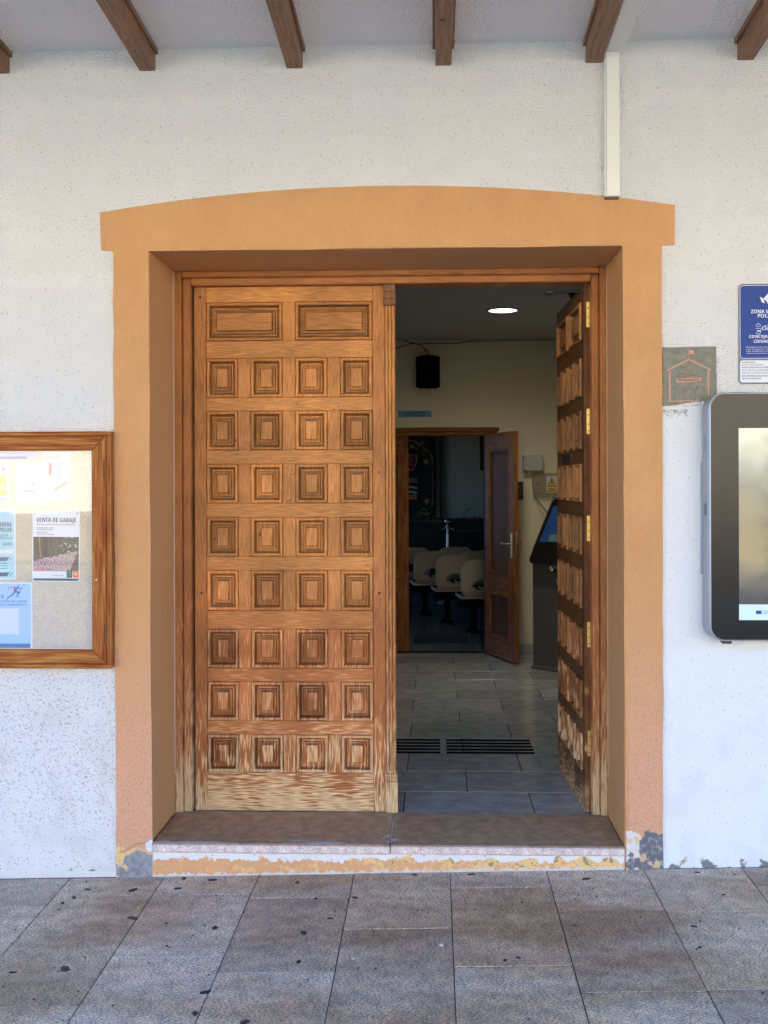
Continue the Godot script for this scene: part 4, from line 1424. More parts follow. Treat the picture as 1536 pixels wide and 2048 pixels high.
	bx(r, "white_square", Vector3(0.045, 0.06, 0.0016), Vector3(0.155, 0.168, 0.0019), mat(lin(0.62, 0.68, 0.84), 0.6))
	text(r, "INSCRIPCIONES 40ª CARRERA", Vector3(0.037, 0.194, 0.0017), 0.0075, mat(lin(0.03, 0.12, 0.26), 0.6), 0.152)
	text(r, "POPULAR DE CIEMPOZUELOS", Vector3(0.037, 0.181, 0.0017), 0.0075, mat(lin(0.03, 0.12, 0.26), 0.6), 0.148)
	for k in 2:
		var ch := MB.new()
		var x := 0.062 + k * 0.016
		ch.extrude(PackedVector2Array([Vector2(x, 0.209), Vector2(x + 0.005, 0.209), Vector2(x + 0.014, 0.2175), Vector2(x + 0.005, 0.226), Vector2(x, 0.226), Vector2(x + 0.008, 0.2175)]), 0.0016, 0.0021)
		put(r, "arrow", ch.mesh(), mat(lin(0.02, 0.16, 0.4), 0.6))
	var blue := mat(lin(0.04, 0.12, 0.38), 0.6)
	var magenta := mat(lin(0.42, 0.04, 0.26), 0.6)
	var fig := func(m: Material, pts: Array, nm: String) -> void:
		var b := MB.new()
		var pv := PackedVector2Array()
		for q in pts:
			pv.append(Vector2(q[0], q[1]) * 0.001)
		b.extrude(pv, 0.0016, 0.0022)
		put(r, nm, b.mesh(), m)
	fig.call(blue, [[150, 256], [156, 256], [157, 263], [153, 266], [149, 263]], "runner_head")
	fig.call(magenta, [[134, 238], [146, 241], [148, 247], [140, 258], [134, 257]], "runner_torso")
	fig.call(blue, [[140, 258], [148, 247], [156, 252], [150, 258]], "runner_shoulder")
	fig.call(blue, [[150, 256], [153, 251], [163, 243], [172, 258], [169, 259], [162, 249]], "runner_arm")
	fig.call(magenta, [[136, 257], [120, 255], [110, 247], [108, 250], [119, 259], [138, 260]], "runner_arm")
	fig.call(blue, [[134, 239], [146, 241], [163, 240], [163, 236], [149, 222], [155, 217], [153, 215], [143, 221], [151, 233], [140, 235]], "runner_leg")
	fig.call(blue, [[134, 239], [141, 236], [132, 224], [110, 212], [106, 204], [103, 206], [107, 215], [126, 227]], "runner_leg")
	pin(r, 0.178, 0.266)
	# the row above
	var y := thing("poster_003", "white leaflet with a yellow block at the left edge of the notice board", "poster", Vector3(-1.94, 1.548, 0.0125), "notices pinned in the board")
	bx(y, "sheet", Vector3(0, 0, 0), Vector3(0.165, 0.165, 0.0012), paper)
	bx(y, "yellow_block", Vector3(0.01, 0.02, 0.0012), Vector3(0.155, 0.11, 0.0016), mat(lin(0.85, 0.72, 0.05), 0.6))
	text(y, "VIDA SANA", Vector3(0.02, 0.05, 0.0017), 0.02, paper, 0.13, 0, true)
	text(y, "TALLER", Vector3(0.05, 0.125, 0.0017), 0.016, mat(lin(0.06, 0.1, 0.3), 0.6), 0.1, 0, true)
	bx(y, "print_line", Vector3(0.01, 0.006, 0.0012), Vector3(0.155, 0.013, 0.0016), mat(lin(0.15, 0.3, 0.5), 0.6))
	var wl := thing("poster_004", "plain white leaflet with a pale blue shape, between the yellow leaflet and the photo poster", "poster", Vector3(-1.743, 1.538, 0.0125), "notices pinned in the board")
	bx(wl, "sheet", Vector3(0, 0, 0), Vector3(0.108, 0.17, 0.0012), paper)
	var sh := MB.new()
	sh.extrude(rounded(0.02, 0.006, 0.082, 0.108, 0.012, 4), 0.0012, 0.0016)
	put(wl, "blue_shape", sh.mesh(), mat(lin(0.52, 0.6, 0.78), 0.6))
	text(wl, "io. H", Vector3(0.03, 0.074, 0.0017), 0.014, slate, 0.05)
	bx(wl, "print_line", Vector3(0.026, 0.048, 0.0016), Vector3(0.076, 0.056, 0.002), mat(lin(0.25, 0.28, 0.36), 0.6))
	var pp := thing("poster_005", "washed out photo poster with red and blue shapes, above the garage sale poster", "poster", Vector3(-1.635, 1.552, 0.0125), "notices pinned in the board")
	bx(pp, "sheet", Vector3(0, 0, 0), Vector3(0.12, 0.199, 0.0012), paper)
	bx(pp, "photo", Vector3(0.012, 0.012, 0.0012), Vector3(0.108, 0.155, 0.0016), print_material(photo_print()), 0.0, func(p: Vector3) -> Vector2: return Vector2((p.x - 0.012) / 0.096, (0.155 - p.y) / 0.143))
	bx(pp, "red_print", Vector3(0.008, 0.168, 0.0012), Vector3(0.075, 0.186, 0.0016), mat(lin(0.72, 0.4, 0.4), 0.6))
	var sp := thing("poster_006", "violet and blue strip along the top of the notice board", "poster", Vector3(-2.1, 1.722, 0.0125), "notices pinned in the board")
	bx(sp, "sheet", Vector3(0, 0, 0), Vector3(0.44, 0.036, 0.0012), mat(lin(0.38, 0.34, 0.6), 0.6))
	bx(sp, "blue_band", Vector3(0, 0.001, 0.0012), Vector3(0.40, 0.013, 0.0017), mat(lin(0.06, 0.1, 0.45), 0.6))

func pin(parent: Node, x: float, y: float) -> void:
	var b := MB.new()
	b.lathe(Vector3(x, y, 0.0012), Vector3.BACK, [Vector2(0.0042, 0.0), Vector2(0.0038, 0.002), Vector2(0, 0.003)], 8)
	put(parent, "drawing_pin", b.mesh(), mat(lin(0.45, 0.43, 0.38), 0.3, 0.9))

func print_material(im: Image) -> StandardMaterial3D:
	var m := StandardMaterial3D.new()
	m.albedo_texture = ImageTexture.create_from_image(im)
	m.roughness = 0.6
	return m

func stall_print() -> Image:
	# hanging coats at the back, heaps of folded clothes on a table in front
	var w := 192
	var h := 144
	var im := Image.create(w, h, false, Image.FORMAT_RGB8)
	var n := fnl(0.06, 441, 4)
	var f := fnl(0.14, 442, 3)
	for y in h:
		for x in w:
			var u := x / float(w)
			var v := y / float(h)
			var q := n.get_noise_2d(x, y) * 0.5 + 0.5
			var r := f.get_noise_2d(x + y * 0.4, y * 1.6) * 0.5 + 0.5
			var c := Color(0.03, 0.04, 0.04).lerp(Color(0.75, 0.78, 0.74), smoothstep(0.56, 0.78, q))
			if u < 0.5 and v < 0.62:
				var fold := absf(fposmod(u * 11.0 + v * 1.6, 1.0) - 0.5)
				c = Color(0.02, 0.02, 0.04).lerp(Color(0.30, 0.36, 0.52), smoothstep(0.36, 0.5, fold) * (0.4 + 0.6 * smoothstep(0.2, 0.42, u)))
				if absf(u - 0.13 - v * 0.04) < 0.012:
					c = Color(0.6, 0.52, 0.28)
			var edge := 0.70 - u * 0.30 + (q - 0.5) * 0.12
			if v > edge and u < 0.80 + (1.0 - v) * 0.3:
				c = Color(0.14, 0.08, 0.11).lerp(Color(0.95, 0.80, 0.82), smoothstep(0.36, 0.6, r))
				if v > 0.9 and u < 0.4:
					c = c.lerp(Color(0.75, 0.35, 0.42), 0.5)
			elif v > edge + 0.05 and u > 0.8:
				c = Color(0.16, 0.1, 0.08).lerp(Color(0.75, 0.72, 0.66), smoothstep(0.55, 0.8, r))
			im.set_pixel(x, y, c)
	return im

func photo_print() -> Image:
	var w := 96
	var h := 144
	var im := Image.create(w, h, false, Image.FORMAT_RGB8)
	var n := fnl(0.05, 451, 3)
	for y in h:
		for x in w:
			var q := n.get_noise_2d(x, y) * 0.5 + 0.5
			var c := Color(0.92, 0.92, 0.93)
			var u := x / float(w)
			var v := y / float(h)
			if u > 0.25 and u < 0.75 and v < 0.5:
				c = Color(0.62, 0.70, 0.84)
			if u > 0.15 and u < 0.3 and v < 0.35:
				c = Color(0.72, 0.3, 0.26)
			if Vector2(u - 0.35, (v - 0.45) * 1.3).length() < 0.14:
				c = Color(0.95, 0.90, 0.82)
			if absf(v - 0.75 + (u - 0.5) * 0.4) < 0.05 and u > 0.3:
				c = Color(0.86, 0.55, 0.45)
			if v > 0.62 and u < 0.4:
				c = Color(0.95, 0.93, 0.88)
			im.set_pixel(x, y, c.darkened((q - 0.5) * 0.2))
	return im

# ------------------------------------------------------------------ signs on the facade
func wall_signs() -> void:
	# the blue camera notice
	var s := thing("surveillance_sign", "blue and white camera surveillance sign above the wall display", "sign", Vector3(1.2445, 2.018, 0.001))
	var W := 0.31
	var H := 0.408
	var plate := MB.new()
	plate.extrude(rounded(0, 0, W, H, 0.016), 0, 0.004, 0.0008)
	put(s, "plate", plate.mesh(), mat(lin(0.12, 0.13, 0.17), 0.35))
	var white := mat(lin(0.75, 0.76, 0.80), 0.45)
	var line := MB.new()
	line.extrude(rounded(0.0055, 0.104, W - 0.0055, H - 0.006, 0.012), 0.0035, 0.0044)
	put(s, "white_line", line.mesh(), white)
	var blue := MB.new()
	blue.extrude(rounded(0.0072, 0.1057, W - 0.0072, H - 0.0077, 0.011), 0.004, 0.005)
	var bm := mat(lin(0.05, 0.085, 0.28), 0.6).duplicate()
	bm.metallic_specular = 0.15
	put(s, "blue_field", blue.mesh(), bm)
	var lower := MB.new()
	lower.extrude(rounded(0.0055, 0.006, W - 0.0055, 0.096, 0.010), 0.0035, 0.005)
	put(s, "white_field", lower.mesh(), white)
	var z := 0.0051
	var cx := W / 2
	var bc := MB.new()
	bc.extrude(PackedVector2Array([Vector2(0.098, 0.345), Vector2(0.124, 0.374), Vector2(0.208, 0.336), Vector2(0.186, 0.298)]), z, z + 0.001)
	bc.extrude(PackedVector2Array([Vector2(0.085, 0.356), Vector2(0.097, 0.348), Vector2(0.106, 0.328), Vector2(0.093, 0.333)]), z, z + 0.001)
	bc.extrude(PackedVector2Array([Vector2(0.112, 0.334), Vector2(0.117, 0.339), Vector2(0.125, 0.326), Vector2(0.121, 0.322)]), z, z + 0.001)
	put(s, "camera_mark", bc.mesh(), white)
	text(s, "ZONA VIDEOVIGILADA", Vector3(cx + 0.001, 0.288, z), 0.0145, white, 0.213, 1, true)
	text(s, "POLICÍA LOCAL", Vector3(cx + 0.001, 0.270, z), 0.0145, white, 0.158, 1, true)
	# the municipal crest: a crown over a shield
	var cr := MB.new()
	var arc := []
	for k in 9:
		var w := PI * k / 8
		arc.append(Vector3(0.079 + 0.010 * cos(w), 0.236 + 0.008 * sin(w), z + 0.0006))
	cr.tube(arc, 0.0011, 4)
	cr.tube([Vector3(0.070, 0.234, z + 0.0006), Vector3(0.088, 0.234, z + 0.0006)], 0.001, 4)
	cr.tube([Vector3(0.079, 0.243, z + 0.0006), Vector3(0.079, 0.249, z + 0.0006)], 0.001, 4)
	var sh := [Vector3(0.069, 0.226, z + 0.0006), Vector3(0.089, 0.226, z + 0.0006), Vector3(0.089, 0.213, z + 0.0006)]
	for k in 6:
		var w := PI * k / 5
		sh.append(Vector3(0.079 + 0.010 * cos(w), 0.210 - 0.007 * sin(w), z + 0.0006))
	cr.tube(sh, 0.0011, 4)
	cr.box(Vector3(0.074, 0.213, z), Vector3(0.087, 0.218, z + 0.001))
	put(s, "crest", cr.mesh(), white)
	text(s, "Ayuntamiento de", Vector3(0.101, 0.233, z), 0.0048, white, 0.055)
	text(s, "Ciempozuelos", Vector3(0.093, 0.214, z), 0.0145, white, 0.135, 0, true)
	text(s, "CONCEJALÍA DE SEGURIDAD", Vector3(cx + 0.001, 0.184, z), 0.0118, white, 0.228, 1, true)
	text(s, "CIUDADANA", Vector3(0.0595, 0.1675, z), 0.0118, white, 0.098, 0, true)
	var small := ["Reglamento (UE) 2016/679", "Ley Orgánica 3/2018 de protección", "Ley Orgánica 4/1997, de 4 de agosto", "videocámaras por las Fuerzas"]
	for k in 4:
		text(s, small[k], Vector3(0.031, 0.1465 - k * 0.0085, z), 0.0042, white, 0.20)
	var grey := mat(lin(0.16, 0.16, 0.18), 0.6)
	var rows := ["RESPONSABLE:", "EXCMO. AYUNTAMIENTO", "PUEDE EJERCITAR SUS DERECHOS", "DATOS ANTE: EL RESPONSABLE", "PLAZA DE LA CONSTITUCIÓN", "MÁS INFORMACIÓN SOBRE", "DATOS PERSONALES:"]
	var ys := [0.0845, 0.0745, 0.0625, 0.0525, 0.042, 0.0295, 0.019]
	for k in 7:
		text(s, rows[k], Vector3(0.012, ys[k], z), 0.0058, grey, 0.0, 0, k in [0, 2, 5, 6])

	# the grey tile with a drawing of the town hall
	var t := thing("drawn_tile", "weathered grey green tile drawn with an orange town hall, right beside the door surround", "plaque", Vector3(0.936, 1.93, 0.0))
	var n := 256
	var a := tile(n, n, 0.03, 471, 4)
	var b := tile(n, n, 0.2, 472, 2)
	var d := PackedByteArray()
	d.resize(n * n * 3)
	for i in n * n:
		var k: float = 0.88 + (a[i] / 255.0 - 0.5) * 0.22 + (b[i] / 255.0 - 0.5) * 0.15
		d[i * 3] = int(clampf(134 * k, 0, 255))
		d[i * 3 + 1] = int(clampf(134 * k, 0, 255))
		d[i * 3 + 2] = int(clampf(116 * k, 0, 255))
	var tm := StandardMaterial3D.new()
	tm.albedo_texture = ImageTexture.create_from_image(Image.create_from_data(n, n, false, Image.FORMAT_RGB8, d))
	tm.roughness = 0.55
	tm.uv1_triplanar = true
	tm.uv1_world_triplanar = true
	tm.uv1_scale = Vector3.ONE / 0.3
	var tl := MB.new()
	tl.extrude(PackedVector2Array([Vector2(0, 0.0), Vector2(0.05, 0.003), Vector2(0.12, 0.018), Vector2(0.218, 0.022), Vector2(0.216, 0.242), Vector2(0.12, 0.2405), Vector2(0.05, 0.239), Vector2(0.0, 0.240)]), 0.0012, 0.010, 0.0015)
	put(t, "tile", tl.mesh(), tm)
	var clay := mat(lin(0.60, 0.30, 0.20), 0.8)
	var faint := mat(lin(0.40, 0.29, 0.20), 0.8)
	var bar := func(m: Material, p: Vector2, q: Vector2, w: float, nm: String) -> void:
		var e := (q - p).normalized().orthogonal() * w / 2
		var u := MB.new()
		u.extrude(PackedVector2Array([p - e, q - e, q + e, p + e]), 0.0095, 0.0112)
		put(t, nm, u.mesh(), m)
	bar.call(clay, Vector2(0.016, 0.144), Vector2(0.106, 0.190), 0.006, "roof_line")
	bar.call(clay, Vector2(0.104, 0.190), Vector2(0.194, 0.146), 0.006, "roof_line")
	bar.call(clay, Vector2(0.028, 0.144), Vector2(0.028, 0.018), 0.006, "wall_line")
	bar.call(clay, Vector2(0.184, 0.146), Vector2(0.184, 0.04), 0.006, "wall_line")
	bar.call(clay, Vector2(0.028, 0.018), Vector2(0.15, 0.0225), 0.005, "base_line")
	bar.call(clay, Vector2(0.106, 0.19), Vector2(0.106, 0.226), 0.002, "flagpole")
	var fl := MB.new()
	fl.extrude(PackedVector2Array([Vector2(0.107, 0.212), Vector2(0.126, 0.210), Vector2(0.127, 0.224), Vector2(0.107, 0.227)]), 0.0095, 0.0112)
	put(t, "flag", fl.mesh(), clay)
	bar.call(clay, Vector2(0.054, 0.103), Vector2(0.156, 0.108), 0.016, "banner")
	text(t, "RESTAURANTES", Vector3(0.105, 0.1005, 0.0113), 0.0095, mat(lin(0.10, 0.10, 0.09), 0.8), 0.086, 1, true)
	var ck := MB.new()
	var circ := []
	for k in 17:
		circ.append(Vector3(0.106 + 0.012 * cos(TAU * k / 16), 0.156 + 0.012 * sin(TAU * k / 16), 0.0112))
	ck.tube(circ, 0.0017, 4, false)
	ck.tube([Vector3(0.104, 0.163, 0.0104), Vector3(0.106, 0.156, 0.0104), Vector3(0.114, 0.156, 0.0104)], 0.001, 4)
	put(t, "clock", ck.mesh(), faint)
	var sc := MB.new()
	for k in 3:
		var path := []
		for j in 14:
			path.append(Vector3(0.062 + j * 0.006 + 0.002 * sin(j * 2.1 + k), 0.124 + k * 0.005 + 0.004 * sin(j * 1.7 + k * 2.0), 0.0110))
		sc.tube(path, 0.0013, 4, false)
	put(t, "scroll_line", sc.mesh(), faint)
	for k in 3:
		var x: float = [0.034, 0.083, 0.134][k]
		var path := [Vector3(x, 0.022, 0.0104)]
		for j in 9:
			var w := PI - PI * j / 8
			path.append(Vector3(x + 0.02 + 0.02 * cos(w), 0.062 + 0.018 * sin(w), 0.0112))
		path.append(Vector3(x + 0.04, 0.023, 0.0104))
		var u := MB.new()
		u.tube(path, 0.0017, 4, false)
		put(t, "arch", u.mesh(), faint)

# ------------------------------------------------------------------ the wall display
func display() -> void:
	var d := thing("information_display", "grey wall mounted information screen with rounded corners and a wide black bezel", "display", Vector3(1.094, 0.982, 0.0))
	var W := 0.72
	var H := 0.994
	var shell := mat(lin(0.34, 0.36, 0.40), 0.38, 0.25)
	var b := MB.new()
	b.extrude(rounded(0, 0, W, H, 0.062, 8), 0.012, 0.106, 0.004)
	put(d, "housing", b.mesh(), shell)
	var rim := MB.new()
	rim.extrude(rounded(0.004, 0.003, W - 0.004, H - 0.003, 0.060, 8), 0.105, 0.117, 0.003)
	put(d, "rim", rim.mesh(), mat(lin(0.42, 0.43, 0.46), 0.3, 0.5))
	var gl := MB.new()
	gl.extrude(rounded(0.009, 0.007, W - 0.009, H - 0.007, 0.055, 8), 0.116, 0.120, 0.001)
	var black := mat(lin(0.009, 0.009, 0.010), 0.2).duplicate()
	black.metallic_specular = 0.38
	put(d, "bezel_glass", gl.mesh(), black)
	# the lit picture: an out-of-focus waiting screen, and a pale strip under it
	var w := 96
	var h := 160
	var im := Image.create(w, h, false, Image.FORMAT_RGB8)
	var n := fnl(0.02, 481, 2)
	var keys := [[0.0, Color(0.86, 0.84, 0.74)], [0.1, Color(0.78, 0.78, 0.70)], [0.2, Color(0.56, 0.60, 0.56)], [0.36, Color(0.45, 0.46, 0.42)], [0.5, Color(0.54, 0.51, 0.43)], [0.7, Color(0.60, 0.56, 0.46)], [0.8, Color(0.48, 0.46, 0.42)], [0.92, Color(0.30, 0.30, 0.32)], [1.0, Color(0.28, 0.28, 0.30)]]
	for y in h:
		for x in w:
			var u := x / float(w)
			var v := y / float(h) + n.get_noise_2d(x, y) * 0.08
			var c: Color = keys[-1][1]
			for k in keys.size() - 1:
				if v <= keys[k + 1][0]:
					c = keys[k][1].lerp(keys[k + 1][1], clampf((v - keys[k][0]) / (keys[k + 1][0] - keys[k][0]), 0, 1))
					break
			c = c.darkened(0.35 * smoothstep(0.05, 0.5, u) * (0.6 + n.get_noise_2d(x * 2, y * 2)))
			im.set_pixel(x, y, c)
	var sm := StandardMaterial3D.new()
	sm.albedo_color = Color(0.02, 0.02, 0.02)
	sm.roughness = 0.12
	sm.emission_enabled = true
	sm.emission_operator = BaseMaterial3D.EMISSION_OP_MULTIPLY
	sm.emission = Color(1, 1, 1)
	sm.emission_texture = ImageTexture.create_from_image(im)
	sm.emission_energy_multiplier = 0.22
	var sx0 := 0.118
	var sx1 := W - 0.118
	var sy0 := 0.086
	var sy1 := 0.850
	var scr := MB.new(func(p: Vector3) -> Vector2: return Vector2((p.x - sx0) / (sx1 - sx0), (sy1 - p.y) / (sy1 - sy0 - 0.062)))
	scr.box(Vector3(sx0, sy0 + 0.0625, 0.1195), Vector3(sx1, sy1, 0.1206))
	put(d, "screen", scr.mesh(), sm)
	var strip := glow(Color(0.70, 0.82, 1.0), 0.23)
	bx(d, "screen_strip", Vector3(sx0, sy0, 0.1195), Vector3(sx1, sy0 + 0.062, 0.1206), strip)
	bx(d, "flag_mark", Vector3(sx0 + 0.066, sy0 + 0.024, 0.1207), Vector3(sx0 + 0.088, sy0 + 0.038, 0.1210), glow(Color(0.08, 0.15, 0.60), 0.20))
	for k in 3:
		bx(d, "print_line", Vector3(sx0 + 0.092, sy0 + 0.026 + k * 0.005, 0.1207), Vector3(sx0 + 0.17, sy0 + 0.0275 + k * 0.005, 0.1210), glow(Color(0.2, 0.3, 0.6), 0.16))
	# catch in its side, wall bracket, foot and top slot
	var lk := MB.new()
	lk.box(Vector3(-0.0015, 0.50, 0.045), Vector3(0.002, 0.553, 0.095), 0.001)
	put(d, "side_catch", lk.mesh(), mat(lin(0.26, 0.28, 0.31), 0.4, 0.2))
	bx(d, "side_catch_recess", Vector3(-0.0022, 0.503, 0.05), Vector3(-0.001, 0.548, 0.09), mat(lin(0.14, 0.15, 0.17), 0.5))
	bx(d, "side_label", Vector3(-0.0008, 0.76, 0.05), Vector3(0.001, 0.825, 0.062), mat(lin(0.20, 0.21, 0.24), 0.5))
	bx(d, "wall_bracket", Vector3(-0.006, 0.26, 0.0015), Vector3(0.02, 0.72, 0.0118), mat(lin(0.36, 0.38, 0.42), 0.5, 0.2), 0.002)
	bx(d, "foot", Vector3(0.058, -0.012, 0.06), Vector3(0.095, 0.002, 0.1), mat(lin(0.03, 0.03, 0.035), 0.5), 0.003)
	bx(d, "top_slot", Vector3(0.11, H - 0.002, 0.05), Vector3(0.17, H + 0.004, 0.07), mat(lin(0.03, 0.03, 0.033), 0.5), 0.002)

# ------------------------------------------------------------------ things in the hall
func hall_things() -> void:
	# downlight
	var dl := thing("ceiling_downlight", "lit round downlight in the hall ceiling", "light", Vector3(0.517, 2.92, -3.76))
	var rb := MB.new()
	rb.lathe(Vector3.ZERO, Vector3.DOWN, [Vector2(0.128, -0.001), Vector2(0.127, 0.006), Vector2(0.106, 0.008), Vector2(0.106, 0.002)], 32)
	put(dl, "trim_ring", rb.mesh(), mat(lin(0.25, 0.25, 0.25), 0.5))
	var db := MB.new()
	db.lathe(Vector3.ZERO, Vector3.DOWN, [Vector2(0.1055, 0.003), Vector2(0.09, 0.0055), Vector2(0, 0.006)], 32)
	put(dl, "diffuser", db.mesh(), glow(Color(1, 1, 0.97), 1.2))
	var lamp := SpotLight3D.new()
	lamp.name = "downlight_beam"
	lamp.light_energy = 0.34
	lamp.light_color = Color(1.0, 0.97, 0.9)
	lamp.light_size = 0.1
	lamp.spot_angle = 80.0
	lamp.spot_range = 8.0
	lamp.spot_attenuation = 2.0
	lamp.shadow_enabled = true
	dl.add_child(lamp)
	lamp.position = Vector3(0, -0.02, 0)
	lamp.rotation_degrees = Vector3(-90, 0, 0)
	# the dome camera
	var dc := thing("dome_camera", "small black dome camera on the hall ceiling above the open door leaf", "camera", Vector3(0.965, 2.92, -3.03))
	var dm := MB.new()
	dm.lathe(Vector3.ZERO, Vector3.DOWN, [Vector2(0.05, -0.001), Vector2(0.05, 0.018), Vector2(0.04, 0.034), Vector2(0.022, 0.046), Vector2(0, 0.05)], 20)
	put(dc, "dome", dm.mesh(), mat(lin(0.01, 0.01, 0.011), 0.1))
	var ds := MB.new()
	ds.lathe(Vector3(0.012, -0.03, 0.03), Vector3(0.2, -0.6, 0.7), [Vector2(0.016, 0.0), Vector2(0.014, 0.012), Vector2(0, 0.014)], 12)
	put(dc, "lens", ds.mesh(), mat(lin(0.25, 0.25, 0.25), 0.2))
	# speaker on its bracket
	var sp := thing("wall_speaker", "black loudspeaker hung high on the hall's back wall", "speaker", Vector3(-0.05, 2.483, -5.45))
	var cab := MB.new()
	var outline := PackedVector2Array([Vector2(-0.105, 0.012), Vector2(-0.06, 0.004), Vector2(0, 0.0), Vector2(0.06, 0.004), Vector2(0.105, 0.012), Vector2(0.105, 0.268), Vector2(0.06, 0.281), Vector2(0, 0.286), Vector2(-0.06, 0.281), Vector2(-0.105, 0.268)])
	cab.extrude(outline, 0.02, 0.17, 0.008)
	put(sp, "cabinet", cab.mesh(), matt(lin(0.006, 0.006, 0.006)))
	var gr := MB.new()
	for k in 15:
		gr.box(Vector3(-0.094 + k * 0.0128, 0.022, 0.169), Vector3(-0.0855 + k * 0.0128, 0.262, 0.173))
	put(sp, "grille", gr.mesh(), matt(lin(0.007, 0.007, 0.007)))
	for x in [-0.065, 0.065]:
		bx(sp, "foot", Vector3(x - 0.006, -0.012, 0.06), Vector3(x + 0.006, 0.006, 0.09), mat(lin(0.02, 0.02, 0.02), 0.5))
	tubes(sp, "bracket", [Vector3(-0.06, 0.27, 0.03), Vector3(-0.06, 0.325, 0.03), Vector3(-0.045, 0.338, 0.03), Vector3(0.0, 0.338, 0.03), Vector3(0.012, 0.328, 0.03), Vector3(0.012, 0.27, 0.03)], 0.003, mat(lin(0.14, 0.12, 0.09), 0.6), 6)
	var cb := thing("speaker_cable", "thin brown cables sagging along the top of the hall's back wall to the loudspeaker", "cable")
	var cm := mat(lin(0.06, 0.045, 0.03), 0.7)
	tubes(cb, "cable", [Vector3(-0.42, 2.83, -5.44), Vector3(-0.33, 2.852, -5.44), Vector3(-0.2, 2.89, -5.44), Vector3(-0.13, 2.885, -5.44), Vector3(0.05, 2.892, -5.44), Vector3(0.2, 2.888, -5.44), Vector3(0.36, 2.91, -5.44)], 0.004, cm, 6)
	tubes(cb, "cable", [Vector3(-0.34, 2.93, -5.43), Vector3(-0.28, 2.925, -5.44), Vector3(-0.2, 2.895, -5.435), Vector3(-0.12, 2.88, -5.435), Vector3(-0.07, 2.83, -5.42), Vector3(-0.05, 2.78, -5.39)], 0.004, cm, 6)
	tubes(cb, "cable", [Vector3(0.36, 2.905, -5.444), Vector3(0.7, 2.912, -5.444), Vector3(1.5, 2.912, -5.444)], 0.003, cm, 6)
	# name plate over the inner door
	var s := thing("room_sign", "small blue sign reading SALON DE ACTOS above the inner door", "sign", Vector3(-0.318, 2.231, -5.4495))
	bx(s, "plate", Vector3(0, 0, 0), Vector3(0.298, 0.056, 0.006), mat(lin(0.045, 0.22, 0.45), 0.4), 0.001)
	bx(s, "end_strip", Vector3(0, 0, 0.006), Vector3(0.004, 0.056, 0.0072), mat(lin(0.01, 0.02, 0.04), 0.5))
	text(s, "SALON DE ACTOS", Vector3(0.151, 0.010, 0.0061), 0.037, mat(lin(0.006, 0.012, 0.03), 0.5), 0.186, 1, true, 0.001)
	# junction box, cables, fuse panel, wall phone
	var jb := thing("junction_box", "grey plastic junction box on the hall's back wall above the fuse panel", "junction box", Vector3(0.79, 1.742, -5.45))
	var grey := mat(lin(0.40, 0.41, 0.37), 0.55)
	var jm := MB.new()
	jm.extrude(rounded(0, 0, 0.178, 0.142, 0.012, 4), 0.0005, 0.072, 0.002)
	put(jb, "box", jm.mesh(), grey)
	var jl := MB.new()
	jl.extrude(rounded(0.002, 0.002, 0.176, 0.14, 0.012, 4), 0.0735, 0.1, 0.004)
	put(jb, "lid", jl.mesh(), mat(lin(0.44, 0.45, 0.41), 0.5))
	for q in [[0.014, 0.014], [0.164, 0.014], [0.014, 0.128], [0.164, 0.128]]:
		var sc := MB.new()
		sc.lathe(Vector3(q[0], q[1], 0.1), Vector3.BACK, [Vector2(0.006, -0.001), Vector2(0.005, 0.001), Vector2(0, 0.001)], 8)
		put(jb, "screw", sc.mesh(), mat(lin(0.12, 0.12, 0.11), 0.5))
	for x in [0.03, 0.075, 0.11]:
		bx(jb, "cable_gland", Vector3(x, -0.014, 0.02), Vector3(x + 0.016, 0.0, 0.045), mat(lin(0.25, 0.25, 0.22), 0.6), 0.003)
	var jc := thing("junction_cable", "beige cable hanging from the junction box past the fuse panel to the kiosk", "cable")
	tubes(jc, "cable", [Vector3(0.873, 1.735, -5.41), Vector3(0.874, 1.66, -5.39), Vector3(0.884, 1.56, -5.385), Vector3(0.905, 1.50, -5.39), Vector3(0.95, 1.43, -5.3), Vector3(0.99, 1.36, -5.1), Vector3(1.03, 1.30, -4.86)], 0.006, mat(lin(0.22, 0.18, 0.11), 0.6), 6)
	tubes(jc, "wire", [Vector3(0.825, 1.735, -5.42), Vector3(0.80, 1.68, -5.43), Vector3(0.79, 1.61, -5.44)], 0.002, mat(lin(0.3, 0.28, 0.22), 0.6), 5)
	var fp := thing("fuse_panel", "beige metal fuse panel with a yellow electric hazard sticker on the hall's back wall", "electrical panel", Vector3(0.888, 1.515, -5.45))
	var beige := mat(lin(0.33, 0.29, 0.20), 0.5)
	bx(fp, "frame", Vector3(0, 0, 0.0005), Vector3(0.42, 0.21, 0.03), beige, 0.003)
	bx(fp, "door", Vector3(0.018, 0.024, 0.03), Vector3(0.402, 0.19, 0.042), mat(lin(0.28, 0.24, 0.16), 0.5), 0.003)
	bx(fp, "sill", Vector3(-0.004, -0.026, 0.0005), Vector3(0.42, -0.001, 0.016), mat(lin(0.5, 0.46, 0.37), 0.7), 0.002)
	var lk := MB.new()
	lk.lathe(Vector3(0.036, 0.105, 0.042), Vector3.BACK, [Vector2(0.008, -0.001), Vector2(0.007, 0.003), Vector2(0, 0.003)], 10)
	put(fp, "lock", lk.mesh(), mat(lin(0.04, 0.035, 0.03), 0.5))
	var stk := bx(fp, "hazard_sticker", Vector3(0.112, 0.034, 0.0421), Vector3(0.208, 0.182, 0.0427), mat(lin(0.6, 0.62, 0.6), 0.5))
	var yel := mat(lin(0.62, 0.46, 0.02), 0.5)
	var blk := mat(lin(0.012, 0.012, 0.012), 0.5)
	var hz := MB.new()
